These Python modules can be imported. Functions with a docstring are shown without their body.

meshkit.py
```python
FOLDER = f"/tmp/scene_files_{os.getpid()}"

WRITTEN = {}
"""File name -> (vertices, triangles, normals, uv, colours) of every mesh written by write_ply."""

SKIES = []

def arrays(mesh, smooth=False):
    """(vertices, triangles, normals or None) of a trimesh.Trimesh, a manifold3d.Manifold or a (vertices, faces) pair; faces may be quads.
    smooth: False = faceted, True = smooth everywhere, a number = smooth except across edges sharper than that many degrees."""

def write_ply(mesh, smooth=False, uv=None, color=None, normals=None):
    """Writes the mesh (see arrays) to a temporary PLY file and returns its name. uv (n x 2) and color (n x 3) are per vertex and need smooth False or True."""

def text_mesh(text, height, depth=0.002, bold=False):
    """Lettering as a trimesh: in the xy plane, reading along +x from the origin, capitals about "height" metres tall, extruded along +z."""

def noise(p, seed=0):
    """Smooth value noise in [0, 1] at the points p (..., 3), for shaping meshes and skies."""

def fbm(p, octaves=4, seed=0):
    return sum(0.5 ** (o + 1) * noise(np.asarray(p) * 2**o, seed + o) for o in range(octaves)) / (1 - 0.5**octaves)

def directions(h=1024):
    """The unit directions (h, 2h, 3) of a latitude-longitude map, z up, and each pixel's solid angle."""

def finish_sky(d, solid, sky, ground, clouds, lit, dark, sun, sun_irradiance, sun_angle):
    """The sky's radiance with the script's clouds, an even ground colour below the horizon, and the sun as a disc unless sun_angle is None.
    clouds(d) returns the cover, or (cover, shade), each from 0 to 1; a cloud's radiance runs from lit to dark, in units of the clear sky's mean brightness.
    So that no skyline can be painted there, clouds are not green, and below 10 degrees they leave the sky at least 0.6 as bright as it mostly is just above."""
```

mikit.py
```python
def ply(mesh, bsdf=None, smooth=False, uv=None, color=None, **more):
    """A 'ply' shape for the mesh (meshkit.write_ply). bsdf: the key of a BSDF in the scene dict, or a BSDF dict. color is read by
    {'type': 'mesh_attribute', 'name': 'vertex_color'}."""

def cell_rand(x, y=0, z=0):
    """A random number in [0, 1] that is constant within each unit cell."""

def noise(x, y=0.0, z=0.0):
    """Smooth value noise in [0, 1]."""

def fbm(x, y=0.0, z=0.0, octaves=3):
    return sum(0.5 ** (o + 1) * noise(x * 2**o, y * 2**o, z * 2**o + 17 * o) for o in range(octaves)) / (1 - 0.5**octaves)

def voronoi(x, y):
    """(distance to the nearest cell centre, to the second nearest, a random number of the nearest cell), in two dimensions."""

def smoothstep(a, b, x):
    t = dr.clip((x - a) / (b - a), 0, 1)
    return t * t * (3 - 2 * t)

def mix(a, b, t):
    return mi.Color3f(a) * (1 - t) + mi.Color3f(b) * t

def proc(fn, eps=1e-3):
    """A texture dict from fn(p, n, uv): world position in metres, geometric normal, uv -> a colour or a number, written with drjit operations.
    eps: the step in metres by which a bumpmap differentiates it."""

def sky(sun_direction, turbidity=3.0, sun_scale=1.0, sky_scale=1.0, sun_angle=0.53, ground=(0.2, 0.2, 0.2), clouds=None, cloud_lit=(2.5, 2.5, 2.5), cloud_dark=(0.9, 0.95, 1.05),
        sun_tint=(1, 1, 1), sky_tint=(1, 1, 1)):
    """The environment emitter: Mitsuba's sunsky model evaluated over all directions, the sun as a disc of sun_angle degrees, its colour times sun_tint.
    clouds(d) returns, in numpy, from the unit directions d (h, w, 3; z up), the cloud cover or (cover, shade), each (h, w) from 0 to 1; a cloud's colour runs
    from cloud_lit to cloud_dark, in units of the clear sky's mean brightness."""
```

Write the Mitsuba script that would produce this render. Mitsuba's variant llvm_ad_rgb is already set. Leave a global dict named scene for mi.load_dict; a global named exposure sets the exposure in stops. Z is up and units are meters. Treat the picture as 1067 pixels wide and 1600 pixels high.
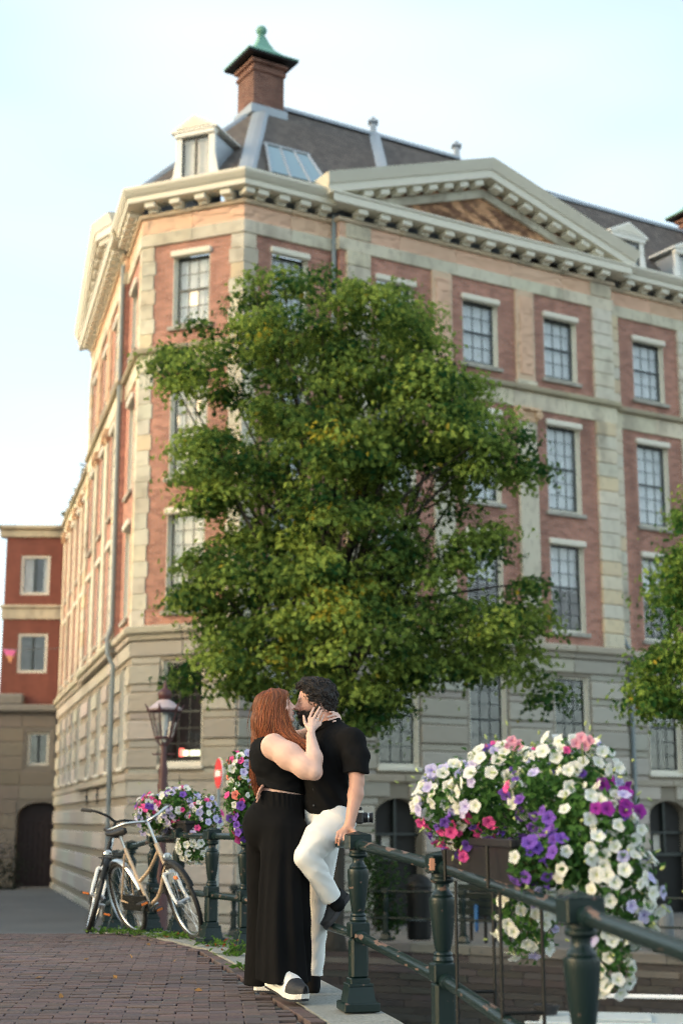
import math, random
import numpy as np, trimesh, shapely
import drjit as dr, mitsuba as mi
import mikit, meshkit
from mikit import proc, noise, fbm, cell_rand, smoothstep, mix
from shapely.geometry import Polygon, box as sbox
from trimesh.util import concatenate as cat_

# ------------------------------------------------------------------ camera, sky, exposure
exposure = 3.88
F_PX, PITCH, HC, W0, H0 = 2277.5, math.radians(11.99), 1.0, 1067.0, 1600.0
FWD = np.array([0, math.cos(PITCH), math.sin(PITCH)])
RGT = np.array([1.0, 0, 0])
UPV = np.cross(RGT, FWD)
EYE = np.array([0, 0, HC])
T4 = mi.ScalarTransform4f
scene, labels = {}, {}
scene['camera'] = {'type': 'thinlens', 'fov': 2 * math.degrees(math.atan(W0 / 2 / F_PX)), 'fov_axis': 'x', 'aperture_radius': 0.0125,
                   'focus_distance': 8.6, 'near_clip': 0.1, 'far_clip': 2000.0,
                   'to_world': T4().look_at(origin=EYE.tolist(), target=(EYE + FWD).tolist(), up=[0, 0, 1])}


def thin_cloud(d):
    q = d * np.array([2.2, 2.2, 6.0])
    w = meshkit.fbm(q + 3.1, 4, 5)
    wisp = np.clip((w - 0.5) * 3.0, 0, 1)
    return 0.40 + 0.34 * wisp, 0.20 * (1 - wisp)


scene['sky'] = mikit.sky((-0.87, -0.34, 0.33), turbidity=4.0, sun_scale=0.15, sun_angle=30, sun_tint=(1.0, 0.88, 0.76), clouds=thin_cloud,
                         cloud_lit=(1.18, 1.24, 1.24), cloud_dark=(0.98, 1.08, 1.10), sky_tint=(0.985, 1.0, 0.93), ground=(0.16, 0.15, 0.14))

rng = np.random.default_rng(7)
random.seed(7)


def ray(x, y): return FWD + RGT * (x - W0 / 2) / F_PX - UPV * (y - H0 / 2) / F_PX
def at(x, y, Y):
    d = ray(x, y)
    return EYE + d * (Y / d[1])
def on_z(x, y, z):
    d = ray(x, y)
    return EYE + d * ((z - HC) / d[2])


# ------------------------------------------------------------------ entries
def numbered(key):
    if key not in scene and key not in labels:
        return key
    i = 1
    while f'{key}_{i:03d}' in scene or f'{key}_{i:03d}' in labels:
        i += 1
    return f'{key}_{i:03d}'


COUNT = {}
def fresh(key):
    n = COUNT.get(key, 0)
    COUNT[key] = n + 1
    return key if n == 0 else f'{key}_{n:03d}'


def tag(key, label=None, cat=None, group=None, kind=None):
    d = {k: v for k, v in (('label', label), ('category', cat), ('group', group), ('kind', kind)) if v}
    if d:
        labels[key] = {**labels.get(key, {}), **d}
    return key


def thing(name, label, cat, group=None):
    return tag(fresh(name), label, cat, group)


def put(name, mesh, bsdf, parent=None, smooth=False, label=None, cat=None, group=None, kind=None, color=None, uv=None):
    key = fresh(f'{parent}__{name}' if parent else name)
    if color is not None and smooth is not False and smooth is not True:
        mesh, smooth = trimesh.graph.smooth_shade(mesh, angle=math.radians(smooth), facet_minarea=None), True
    if color is not None:
        v = mesh[0] if isinstance(mesh, tuple) else mesh.vertices
        color = np.broadcast_to(np.asarray(color, float), (len(v), 3))
        if bsdf != 'vc_skin':
            color, uv = None, pack(color)
    scene[key] = mikit.ply(mesh, bsdf, smooth=smooth, uv=uv, color=color)
    tag(key, label, cat, group, kind)
    return key


# ------------------------------------------------------------------ materials
def principled(color, rough=0.6, **k):
    if isinstance(color, (tuple, list)):
        color = {'type': 'rgb', 'value': list(map(float, color))}
    return {'type': 'twosided', 'bsdf': {'type': 'principled', 'base_color': color, 'roughness': float(rough), **k}}
VC_SKIN = {'type': 'mesh_attribute', 'name': 'vertex_color'}
# a piece's own colour travels in its uv (red and green in u, blue in v), so that the renderer can join the pieces of a material
def unpack(p, n, uv):
    r = dr.floor(uv.x)
    return mi.Color3f(r / 255.0, uv.x - r, uv.y)
def pack(c):
    c = np.clip(np.asarray(c, float), 0.0, 0.99)
    return np.stack([np.round(c[:, 0] * 255) + c[:, 1], c[:, 2]], 1)
VC = proc(unpack)


def mat(name, color, rough=0.6, bump=None, scale=1.0, eps=2e-3, **k):
    b = principled(color, rough, **k)
    if bump is not None:
        b = {'type': 'twosided', 'bsdf': {'type': 'bumpmap', 'arbitrary': proc(bump, eps), 'scale': float(scale), 'nested': b['bsdf']}}
    scene[name] = b
    return name


def brick_fn(p, n, uv):
    v = uv.y / 0.068
    row = dr.floor(v)
    u = uv.x / 0.225 + 0.5 * (row - 2 * dr.floor(row / 2))
    fu, fv = u - dr.floor(u), v - row
    joint = dr.maximum(smoothstep(0.12, 0.04, fv), smoothstep(0.05, 0.015, fu))
    r = cell_rand(dr.floor(u), row, 3)
    big = fbm(uv.x * 0.5, uv.y * 0.35, 2.0)
    c = mix((0.275, 0.118, 0.086), (0.48, 0.232, 0.168), r) * (0.72 + 0.55 * big)
    streak = smoothstep(0.5, 0.85, fbm(uv.x * 2.2, uv.y * 0.22, 9.0))
    return mix(c, (0.55, 0.46, 0.39), joint * 0.85) * (1 - 0.30 * streak)


def roof_fn(p, n, uv):
    v = uv.y / 0.145
    row = dr.floor(v)
    u = uv.x / 0.17 + 0.5 * (row - 2 * dr.floor(row / 2))
    fv, fu = v - row, u - dr.floor(u)
    r = cell_rand(dr.floor(u), row, 1)
    big = fbm(uv.x * 0.6, uv.y * 0.6, 4.0)
    c = mix((0.058, 0.047, 0.042), (0.135, 0.115, 0.10), r * 0.7 + 0.5 * big - 0.1)
    return c * (1 - 0.55 * smoothstep(0.8, 0.96, fv)) * (1 - 0.4 * smoothstep(0.88, 0.98, fu))


def grime_fn(p, n, uv):
    return 0.05 + 0.62 * smoothstep(0.42, 0.78, fbm(p.x * 1.3 + p.y * 0.9, p.z * 0.55, 7.0)) + 0.25 * smoothstep(0.5, 0.9, noise(p.x * 9 + p.y * 7, p.z * 7.0, 3.0))


def stone_bump(p, n, uv): return fbm(p.x * 11 + p.y * 5, p.y * 9, p.z * 11)
def orn_bump(p, n, uv): return smoothstep(0.35, 0.65, fbm(p.x * 5 + p.y * 5, p.z * 8.0, 1.0))
def fine_bump(p, n, uv): return fbm(p.x * 60, p.y * 60, p.z * 60)
def wear_fn(p, n, uv): return smoothstep(0.73, 0.78, fbm(p.x * 34, p.y * 14, p.z * 34) + 0.03 * smoothstep(0.2, 1.0, n.z))
def wear2_fn(p, n, uv): return smoothstep(0.685, 0.74, fbm(p.x * 30 + 5, p.y * 7, p.z * 30) + 0.06 * smoothstep(0.2, 1.0, n.z))
def red_fn(p, n, uv): return mix((0.15, 0.048, 0.034), (0.27, 0.092, 0.064), fbm(p.x * 2.5, p.z * 0.7, 3.0) * 0.7 + 0.3 * noise(p.x * 7, p.z * 16))
def cloth_bump(p, n, uv): return fbm(p.x * 26, p.y * 26, p.z * 13)
def asphalt_fn(p, n, uv): return mix((0.085, 0.082, 0.078), (0.14, 0.135, 0.125), fbm(p.x * 0.8, p.y * 0.8, 1.0) * 0.7 + 0.3 * noise(p.x * 14, p.y * 14))
def granite_fn(p, n, uv):
    a = noise(p.x * 90, p.y * 90, p.z * 90)
    b = fbm(p.x * 3, p.y * 3, p.z * 3)
    return mix((0.12, 0.127, 0.118), (0.28, 0.29, 0.27), 0.55 * a + 0.45 * b)
def tymp_fn(p, n, uv):
    a = fbm(uv.x * 3.0 + 2.4 * uv.y, uv.y * 5.0, 3.0)
    return mix((0.19, 0.095, 0.055), (0.60, 0.33, 0.18), smoothstep(0.34, 0.66, a))
def wave_fn(p, n, uv): return fbm(p.x * 1.6, p.y * 3.5, 2.0)


scene['stone'] = {'type': 'blendbsdf', 'weight': proc(grime_fn), 'a': principled(VC, 0.85)['bsdf'], 'b': principled((0.27, 0.235, 0.18), 0.9)['bsdf']}
scene['stone'] = {'type': 'twosided', 'bsdf': scene['stone']}
mat('carved_stone', VC, 0.85, orn_bump, 0.05, 6e-3)
mat('base_stone', VC, 0.9, stone_bump, 0.03, 5e-3)
mat('brick', proc(brick_fn), 0.85)
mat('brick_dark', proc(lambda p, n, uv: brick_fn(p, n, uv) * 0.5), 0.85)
mat('fabric_grey', (0.66, 0.69, 0.69), 0.9)
mat('roof_tile', proc(roof_fn), 0.75)
mat('tympanum_relief', proc(tymp_fn), 0.85, orn_bump, 0.09, 8e-3)
mat('paint_cream', (0.70, 0.66, 0.55), 0.5)
mat('paint_white', (0.78, 0.76, 0.70), 0.45)
mat('sash_dark', (0.022, 0.030, 0.028), 0.4)
mat('fabric_blind', (0.62, 0.59, 0.52), 0.9)
mat('interior', (0.035, 0.034, 0.032), 0.9)
mat('lead', (0.34, 0.38, 0.42), 0.45, metallic=0.3)
mat('copper_green', (0.15, 0.33, 0.26), 0.6)
mat('black_metal', (0.009, 0.010, 0.010), 0.5, specular=0.3)
mat('red_render', proc(red_fn), 0.85)
mat('dark_wood', (0.020, 0.008, 0.007), 0.6)
mat('pipe_grey', (0.23, 0.27, 0.28), 0.5)
mat('vc', VC, 0.7)
mat('vc_semi', VC, 0.38)
mat('vc_skin', VC_SKIN, 0.48, specular=0.35)
mat('vc_hair', VC, 0.52, specular=0.35)
scene['vc_leaf'] = {'type': 'principledthin', 'base_color': VC, 'roughness': 0.5, 'diff_trans': 0.9}
PETAL = [('white', (.82, .82, .78), (.62, .66, .36)), ('lavender', (.62, .58, .83), (.34, .26, .60)), ('purple', (.23, .11, .52), (.10, .04, .26)), ('pink', (.85, .12, .36), (.50, .04, .20)), ('magenta', (.38, .05, .36), (.18, .02, .18)), ('rose', (.85, .42, .52), (.65, .16, .25)), ('coral', (.82, .25, .20), (.6, .1, .08))]
def petal_fn(p, n, uv):
    k = dr.floor(uv.x)
    c = mi.Color3f(0)
    for i, (_, rim, eye) in enumerate(PETAL):
        c += dr.select((k > i - 0.5) & (k < i + 0.5), mix(eye, rim, dr.clip(uv.y, 0, 1)), mi.Color3f(0))
    c = dr.select(uv.y < -0.5, mi.Color3f(.30, .38, .15), c)
    return c * (0.85 + 0.2 * (uv.x - k))
scene['vc_petal'] = {'type': 'principledthin', 'base_color': proc(petal_fn), 'roughness': 0.7, 'diff_trans': 0.55}
scene['iron_green'] = {'type': 'twosided', 'bsdf': {'type': 'blendbsdf', 'weight': proc(wear_fn), 'a': principled((0.0045, 0.015, 0.0145), 0.36, specular=0.4)['bsdf'], 'b': principled((0.115, 0.075, 0.06), 0.75)['bsdf']}}
scene['iron_rail'] = {'type': 'twosided', 'bsdf': {'type': 'blendbsdf', 'weight': proc(wear2_fn), 'a': principled((0.0045, 0.015, 0.0145), 0.36, specular=0.4)['bsdf'], 'b': principled((0.115, 0.075, 0.06), 0.75)['bsdf']}}
mat('paver', VC, 0.88, fine_bump, 0.004, 2e-3)
mat('asphalt', proc(asphalt_fn), 0.9)
mat('granite', proc(granite_fn), 0.8)
scene['window_glass'] = {'type': 'thindielectric', 'int_ior': 1.6}
scene['lamp_glass'] = {'type': 'thindielectric', 'int_ior': 1.5}
mat('canal_water', (0.010, 0.016, 0.015), 0.06, wave_fn, 0.04, 2e-2, specular=0.6)
mat('black_cloth', (0.0065, 0.0063, 0.0066), 0.9, cloth_bump, 0.006, 3e-3, specular=0.12)
mat('black_knit', (0.006, 0.0062, 0.0068), 0.85, cloth_bump, 0.004, 3e-3, specular=0.15)
mat('white_cloth', (0.74, 0.73, 0.70), 0.85, cloth_bump, 0.003, 3e-3)
mat('rubber', (0.014, 0.014, 0.015), 0.6)
mat('chrome', (0.62, 0.62, 0.60), 0.22, metallic=1.0)
mat('tan_paint', (0.56, 0.42, 0.29), 0.3, metallic=0.25)
mat('white_paint', (0.78, 0.78, 0.76), 0.35)
mat('plastic_dark', (0.017, 0.016, 0.017), 0.5, specular=0.3)
mat('lamp_red', (0.075, 0.024, 0.024), 0.45)
mat('orange_plastic', (0.85, 0.22, 0.03), 0.3)

# ------------------------------------------------------------------ mesh helpers
def tm(v, f): return trimesh.Trimesh(np.asarray(v, float), np.asarray(f, int), process=False)


BOXF = np.array([[0, 2, 1], [0, 3, 2], [4, 5, 6], [4, 6, 7], [0, 1, 5], [0, 5, 4], [1, 2, 6], [1, 6, 5], [2, 3, 7], [2, 7, 6], [3, 0, 4], [3, 4, 7]])
def bx(x0, x1, y0, y1, z0, z1):
    return tm([[x0, y0, z0], [x1, y0, z0], [x1, y1, z0], [x0, y1, z0], [x0, y0, z1], [x1, y0, z1], [x1, y1, z1], [x0, y1, z1]], BOXF)


_cb = {}
def cbx(x0, x1, y0, y1, z0, z1, b=0.01):
    """box with chamfered edges"""
    s = np.array([x1 - x0, y1 - y0, z1 - z0]) / 2
    c = np.array([x1 + x0, y1 + y0, z1 + z0]) / 2
    b = min(b, *(s * 0.45))
    pts = []
    for i in range(3):
        for k in np.ndindex(2, 2, 2):
            q = (np.array(k) * 2 - 1) * (s - b)
            q[i] = (k[i] * 2 - 1) * s[i]
            pts.append(q)
    if 'f' not in _cb:
        m = trimesh.Trimesh(np.array(pts) / np.repeat(s[None], 24, 0), process=False).convex_hull
        ref = np.array([(np.array(p)) for p in pts])
        h = trimesh.convex.convex_hull(ref) if False else None
        from scipy.spatial import ConvexHull
        u = np.array([1.0, 1.0, 1.0])
        rp = []
        for i in range(3):
            for k in np.ndindex(2, 2, 2):
                q = (np.array(k) * 2 - 1) * 0.8
                q[i] = (k[i] * 2 - 1)
                rp.append(q)
        rp = np.array(rp)
        H = ConvexHull(rp, qhull_options='Qt')
        f = H.simplices.copy()
        nn = np.cross(rp[f[:, 1]] - rp[f[:, 0]], rp[f[:, 2]] - rp[f[:, 0]])
        fl = (nn * rp[f].mean(1)).sum(1) < 0
        f[fl] = f[fl][:, ::-1]
        _cb['f'] = f
    return tm(np.array(pts) + c, _cb['f'])


def tube(points, radii, sides=8, caps=True):
    p = np.asarray(points, float)
    r = np.broadcast_to(np.asarray(radii, float), (len(p),))
    t = np.gradient(p, axis=0)
    t /= np.linalg.norm(t, axis=1, keepdims=True) + 1e-12
    a0 = np.array([0, 0, 1.0]) if abs(t[0][2]) < 0.9 else np.array([1.0, 0, 0])
    a = np.empty_like(p)
    prev = np.cross(t[0], a0)
    for i in range(len(p)):
        prev = prev - t[i] * (prev @ t[i])
        prev /= np.linalg.norm(prev) + 1e-12
        a[i] = prev
    b = np.cross(t, a)
    g = np.arange(sides) * 2 * np.pi / sides
    v = p[:, None] + r[:, None, None] * (np.cos(g)[None, :, None] * a[:, None] + np.sin(g)[None, :, None] * b[:, None])
    i, j = np.meshgrid(np.arange(len(p) - 1), np.arange(sides), indexing='ij')
    j2 = (j + 1) % sides
    q = np.stack([i * sides + j, i * sides + j2, (i + 1) * sides + j2, (i + 1) * sides + j], -1).reshape(-1, 4)
    f = np.vstack([q[:, [0, 1, 2]], q[:, [0, 2, 3]]])
    v = v.reshape(-1, 3)
    if caps:
        n = len(v)
        v = np.vstack([v, p[:1], p[-1:]])
        k = np.arange(sides)
        f = np.vstack([f, np.stack([np.full(sides, n), (k + 1) % sides, k], 1), np.stack([np.full(sides, n + 1), (len(p) - 1) * sides + k, (len(p) - 1) * sides + (k + 1) % sides], 1)])
    return tm(v, f)


def smooth_path(pts, n=8):
    """Catmull-Rom through the points"""
    p = np.asarray(pts, float)
    q = np.vstack([2 * p[0] - p[1], p, 2 * p[-1] - p[-2]])
    out = []
    for i in range(1, len(q) - 2):
        t = np.linspace(0, 1, n, endpoint=False)[:, None]
        a, b, c, d = q[i - 1:i + 3]
        out.append(0.5 * (2 * b + (c - a) * t + (2 * a - 5 * b + 4 * c - d) * t**2 + (3 * b - a - 3 * c + d) * t**3))
    return np.vstack([*out, p[-1:]])


def lathe(profile, sides=24, c=(0, 0, 0)):
    pr = np.asarray(profile, float)
    g = np.arange(sides) * 2 * np.pi / sides
    v = np.stack([pr[:, 0, None] * np.cos(g), pr[:, 0, None] * np.sin(g), np.repeat(pr[:, 1, None], sides, 1)], -1).reshape(-1, 3) + np.asarray(c)
    i, j = np.meshgrid(np.arange(len(pr) - 1), np.arange(sides), indexing='ij')
    j2 = (j + 1) % sides
    q = np.stack([i * sides + j, i * sides + j2, (i + 1) * sides + j2, (i + 1) * sides + j], -1).reshape(-1, 4)
    return tm(v, np.vstack([q[:, [0, 1, 2]], q[:, [0, 2, 3]]]))


def extrude(poly, h):
    parts = [trimesh.creation.extrude_polygon(g, h, engine='earcut') for g in getattr(poly, 'geoms', [poly])]
    return cat_(parts)


def xf(mesh, M):
    m = mesh.copy()
    m.apply_transform(M)
    return m


class Frame:
    """A facade frame: local (s along, z up, d outward)"""
    def __init__(self, O, ang, flip=False):
        a = math.radians(ang)
        t = np.array([math.sin(a), math.cos(a), 0]) * (-1 if flip else 1)
        z = np.array([0, 0, 1.0])
        n = np.cross(t, z)
        self.M = np.eye(4)
        self.M[:3, 0], self.M[:3, 1], self.M[:3, 2], self.M[:3, 3] = t, z, n, O
        self.t, self.n, self.O = t, n, np.asarray(O, float)
    def __call__(self, mesh): return xf(mesh, self.M)
    def pt(self, s, z, d=0.0): return self.O + self.t * s + self.n * d + np.array([0, 0, z])


def lerp(a, b, t): return np.asarray(a, float) * (1 - t) + np.asarray(b, float) * t
def jit(c, amt=0.12):
    c = np.asarray(c, float)
    return np.clip(c * (1 + rng.uniform(-amt, amt)) * (1 + rng.uniform(-amt / 3, amt / 3, 3)), 0.003, 0.9)

# ------------------------------------------------------------------ ground, bridge, canal
RAIL = np.array([(1.03, 2.95), (0.756, 4.78), (0.446, 6.67), (0.09, 8.16), (-0.35, 10.1), (-0.765, 11.9), (-1.085, 12.55), (-1.45, 13.4),
                 (-1.82, 14.5), (-2.22, 15.8), (-2.58, 17.2), (-2.92, 18.8), (-3.36, 21.5), (-3.90, 25.0), (-4.6, 30.6)])
def rail_x(Y): return np.interp(Y, RAIL[:, 1], RAIL[:, 0])
def deck_z(Y):
    Y = np.asarray(Y, float)
    near = -0.047 * np.clip(8.3 - Y, 0, 99) * np.clip((8.3 - Y) / 1.0, 0, 1)
    u = np.clip(Y - 13.0, 0, 99)
    return np.maximum(near - 0.1 * (np.sqrt(u * u + 4) - 2), -1.44)


Z_STREET, Z_WATER, Z_QUAY = -1.45, -2.74, -1.29
QUAY = np.array([(-4.6, 31.0), (-3.0, 30.6), (1.3, 29.1), (6.4, 26.3), (14.0, 21.8), (60.0, -6.0)])

# street: one sheet to the horizon, with the canal left out
land = Polygon([*map(tuple, QUAY), (60, -60), (900, -60), (900, 1500), (-900, 1500), (-900, -60), (-14.0, -60), (-14.0, 31.0)])
m = extrude(land, 0.25)
m.apply_translation([0, 0, Z_STREET - 0.25])
put('street', m, 'asphalt', kind='structure', label='grey asphalt street running past the corner building towards the red building')
m = tm([[-16, -60, Z_WATER], [130, -60, Z_WATER], [130, 60, Z_WATER], [-16, 60, Z_WATER]], [[0, 1, 2], [0, 2, 3]])
put('water', m, 'canal_water', kind='structure', label='dark canal water below the quay wall')

# bridge body: its deck follows the hump, its side drops into the canal
ys = np.linspace(-1.0, 31.4, 82)
xs_out = rail_x(ys) + 0.10
rows = []
for Y, xo in zip(ys, xs_out):
    z = float(deck_z(Y)) - 0.03
    rows.append([[-40, Y, z], [-12, Y, z], [-5, Y, z], [xo, Y, z], [xo, Y, z - 0.35], [xo - 0.03, Y, z - 0.35], [xo - 0.03, Y, Z_WATER - 0.5]])
v = np.array(rows).reshape(-1, 3)
nc = 7
f = []
for i in range(len(ys) - 1):
    for j in range(nc - 1):
        a, b = i * nc + j, i * nc + j + 1
        f += [[a, b, b + nc], [a, b + nc, a + nc]]
put('bridge', tm(v, f), 'asphalt', kind='structure', label='humped canal bridge carrying the brick paving')

# brick paving, each brick its own piece where the photo shows it large
ROT = math.radians(5.0)
ca, sa = math.cos(ROT), math.sin(ROT)
edge_in = lambda Y: rail_x(Y) - 0.25
bricks = []
L, Wd = 0.176, 0.080
for r in range(-20, 150):
    for c in range(-46, 30):
        u, w = c * (L + 0.004) + (r % 2) * 0.09 + rng.uniform(-0.004, 0.004), r * (Wd + 0.004)
        X, Y = u * ca - w * sa, 6.3 + u * sa + w * ca
        if not (6.9 < Y < 14.25) or X < -0.235 * Y - 1.0:
            continue
        if X > edge_in(Y) - 0.165:
            continue
        bricks.append((X, Y, ROT))
# one row of bricks lengthwise along the kerb
for Y in np.arange(6.9, 14.2, 0.180):
    x0, x1 = edge_in(Y), edge_in(Y + 0.176)
    bricks.append(((x0 + x1) / 2 - 0.045, Y + 0.088, math.atan2(0.176, x1 - x0)))
bricks.sort(key=lambda q: q[1])
base_col = [(0.140, 0.100, 0.094), (0.126, 0.094, 0.090), (0.150, 0.104, 0.094), (0.116, 0.092, 0.092)]
put('brick_paving', tm([[-12, 6.7, -0.11], [-12, 14.3, -0.09], [-1.9, 14.3, -0.09], [0.3, 6.7, -0.11]], [[0, 2, 1], [0, 3, 2]]), 'asphalt', kind='structure', label='purple brown brick paving of the bridge deck')
far = []
farc = []
unit = cbx(-L / 2, L / 2, -Wd / 2, Wd / 2, -0.06, 0, 0.0035)
for X, Y, a in bricks:
    m = unit.copy()
    v = m.vertices
    tilt = rng.normal(0, 0.007, 2)
    z = deck_z(Y) + v[:, 2] + v[:, 0] * tilt[0] + v[:, 1] * (tilt[1] * 1.5 + (deck_z(Y + 0.05) - deck_z(Y - 0.05)) * 10) + rng.normal(0, 0.0022)
    m.vertices = np.stack([X + v[:, 0] * math.cos(a) - v[:, 1] * math.sin(a), Y + v[:, 0] * math.sin(a) + v[:, 1] * math.cos(a), z], 1)
    patch = meshkit.fbm(np.array([[X * 0.9, Y * 0.6, 1.0]]), 3)[0]
    col = jit(base_col[rng.integers(4)], 0.14) * (0.44 + 0.36 * patch)
    if len([k for k in COUNT if k.startswith('brick_paving__')]) and COUNT['brick_paving__brick'] >= 298:
        far.append(m)
        farc.append(np.repeat(col[None], len(m.vertices), 0))
    elif Y > 7.35:
        put('brick', m, 'paver', 'brick_paving', color=col)
    else:
        far.append(m)
        farc.append(np.repeat(col[None], len(m.vertices), 0))
put('farther_bricks', cat_(far), 'paver', 'brick_paving', kind='stuff', color=np.vstack(farc))

# kerb of granite slabs under the railing
tag('kerb', 'pale granite kerb slabs under the bridge railing', kind='structure')
seg = np.concatenate([[2.9], np.arange(3.6, 31, 1.05)])
for a, b in zip(seg[:-1], seg[1:]):
    a, b = a + 0.004, b - 0.004
    v = []
    for Y in (a, b):
        x0, x1, z = rail_x(Y) - 0.245, rail_x(Y) + 0.125, float(deck_z(Y)) + 0.012
        v += [[x0, Y, z], [x1, Y, z], [x1, Y, z - 0.22], [x0, Y, z - 0.22]]
    f = [[0, 1, 5], [0, 5, 4], [1, 2, 6], [1, 6, 5], [3, 7, 6], [3, 6, 2], [0, 4, 7], [0, 7, 3], [0, 3, 2], [0, 2, 1], [4, 5, 6], [4, 6, 7]]
    put('stone', tm(v, f), 'granite', 'kerb')

# quay wall across the canal: coping and courses of dark stone
tag('quay_wall', 'dark streaked stone quay wall across the canal', 'wall')
def along(poly, s):
    d = np.hypot(*np.diff(poly, axis=0).T)
    cs = np.concatenate([[0], np.cumsum(d)])
    return np.array([np.interp(s, cs, poly[:, 0]), np.interp(s, cs, poly[:, 1])])
QV = QUAY[:5]
qlen = np.hypot(*np.diff(QV, axis=0).T).sum()
def quay_piece(s0, s1, z0, z1, out, inn, b=0.012):
    p0, p1 = along(QV, s0), along(QV, s1)
    t = (p1 - p0) / np.linalg.norm(p1 - p0)
    n = np.array([-t[1], t[0]])
    n = n if n[1] < 0 else -n
    m = cbx(0, np.linalg.norm(p1 - p0), -inn, out, z0, z1, b)
    v = m.vertices
    m.vertices = np.stack([p0[0] + t[0] * v[:, 0] + n[0] * v[:, 1], p0[1] + t[1] * v[:, 0] + n[1] * v[:, 1], v[:, 2]], 1)
    if n[0] * t[1] - n[1] * t[0] > 0:
        m.invert()
    return m
s = 0.0
while s < qlen - 0.2:
    e = min(s + 1.25, qlen)
    put('coping_stone', quay_piece(s + 0.004, e - 0.004, Z_QUAY - 0.17, Z_QUAY, 0.06, 0.45), 'base_stone', 'quay_wall', color=jit((0.13, 0.125, 0.115), 0.1))
    s = e
put('backing', cat_([quay_piece(a, b, Z_WATER - 0.6, Z_QUAY - 0.18, -0.03, 0.3) for a, b in zip(np.arange(0, qlen - 1, 1.0), np.arange(1, qlen, 1.0))]), 'base_stone', 'quay_wall', color=(0.05, 0.045, 0.04))
for r, z1 in enumerate(np.arange(Z_QUAY - 0.18, Z_WATER, -0.125)):
    s = 2.8 + (r % 2) * 0.27
    while s < qlen - 0.6:
        e = s + rng.uniform(0.6, 1.5)
        wet = np.clip((z1 - Z_WATER) / 1.3, 0, 1)
        c = lerp((0.026, 0.030, 0.031), (0.056, 0.050, 0.049), wet)
        put('stone', quay_piece(s + 0.004, e - 0.004, z1 - 0.1215, z1, rng.uniform(-0.004, 0.012), 0.2, 0.008), 'base_stone', 'quay_wall', color=jit(c, 0.22))
        s = e

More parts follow.
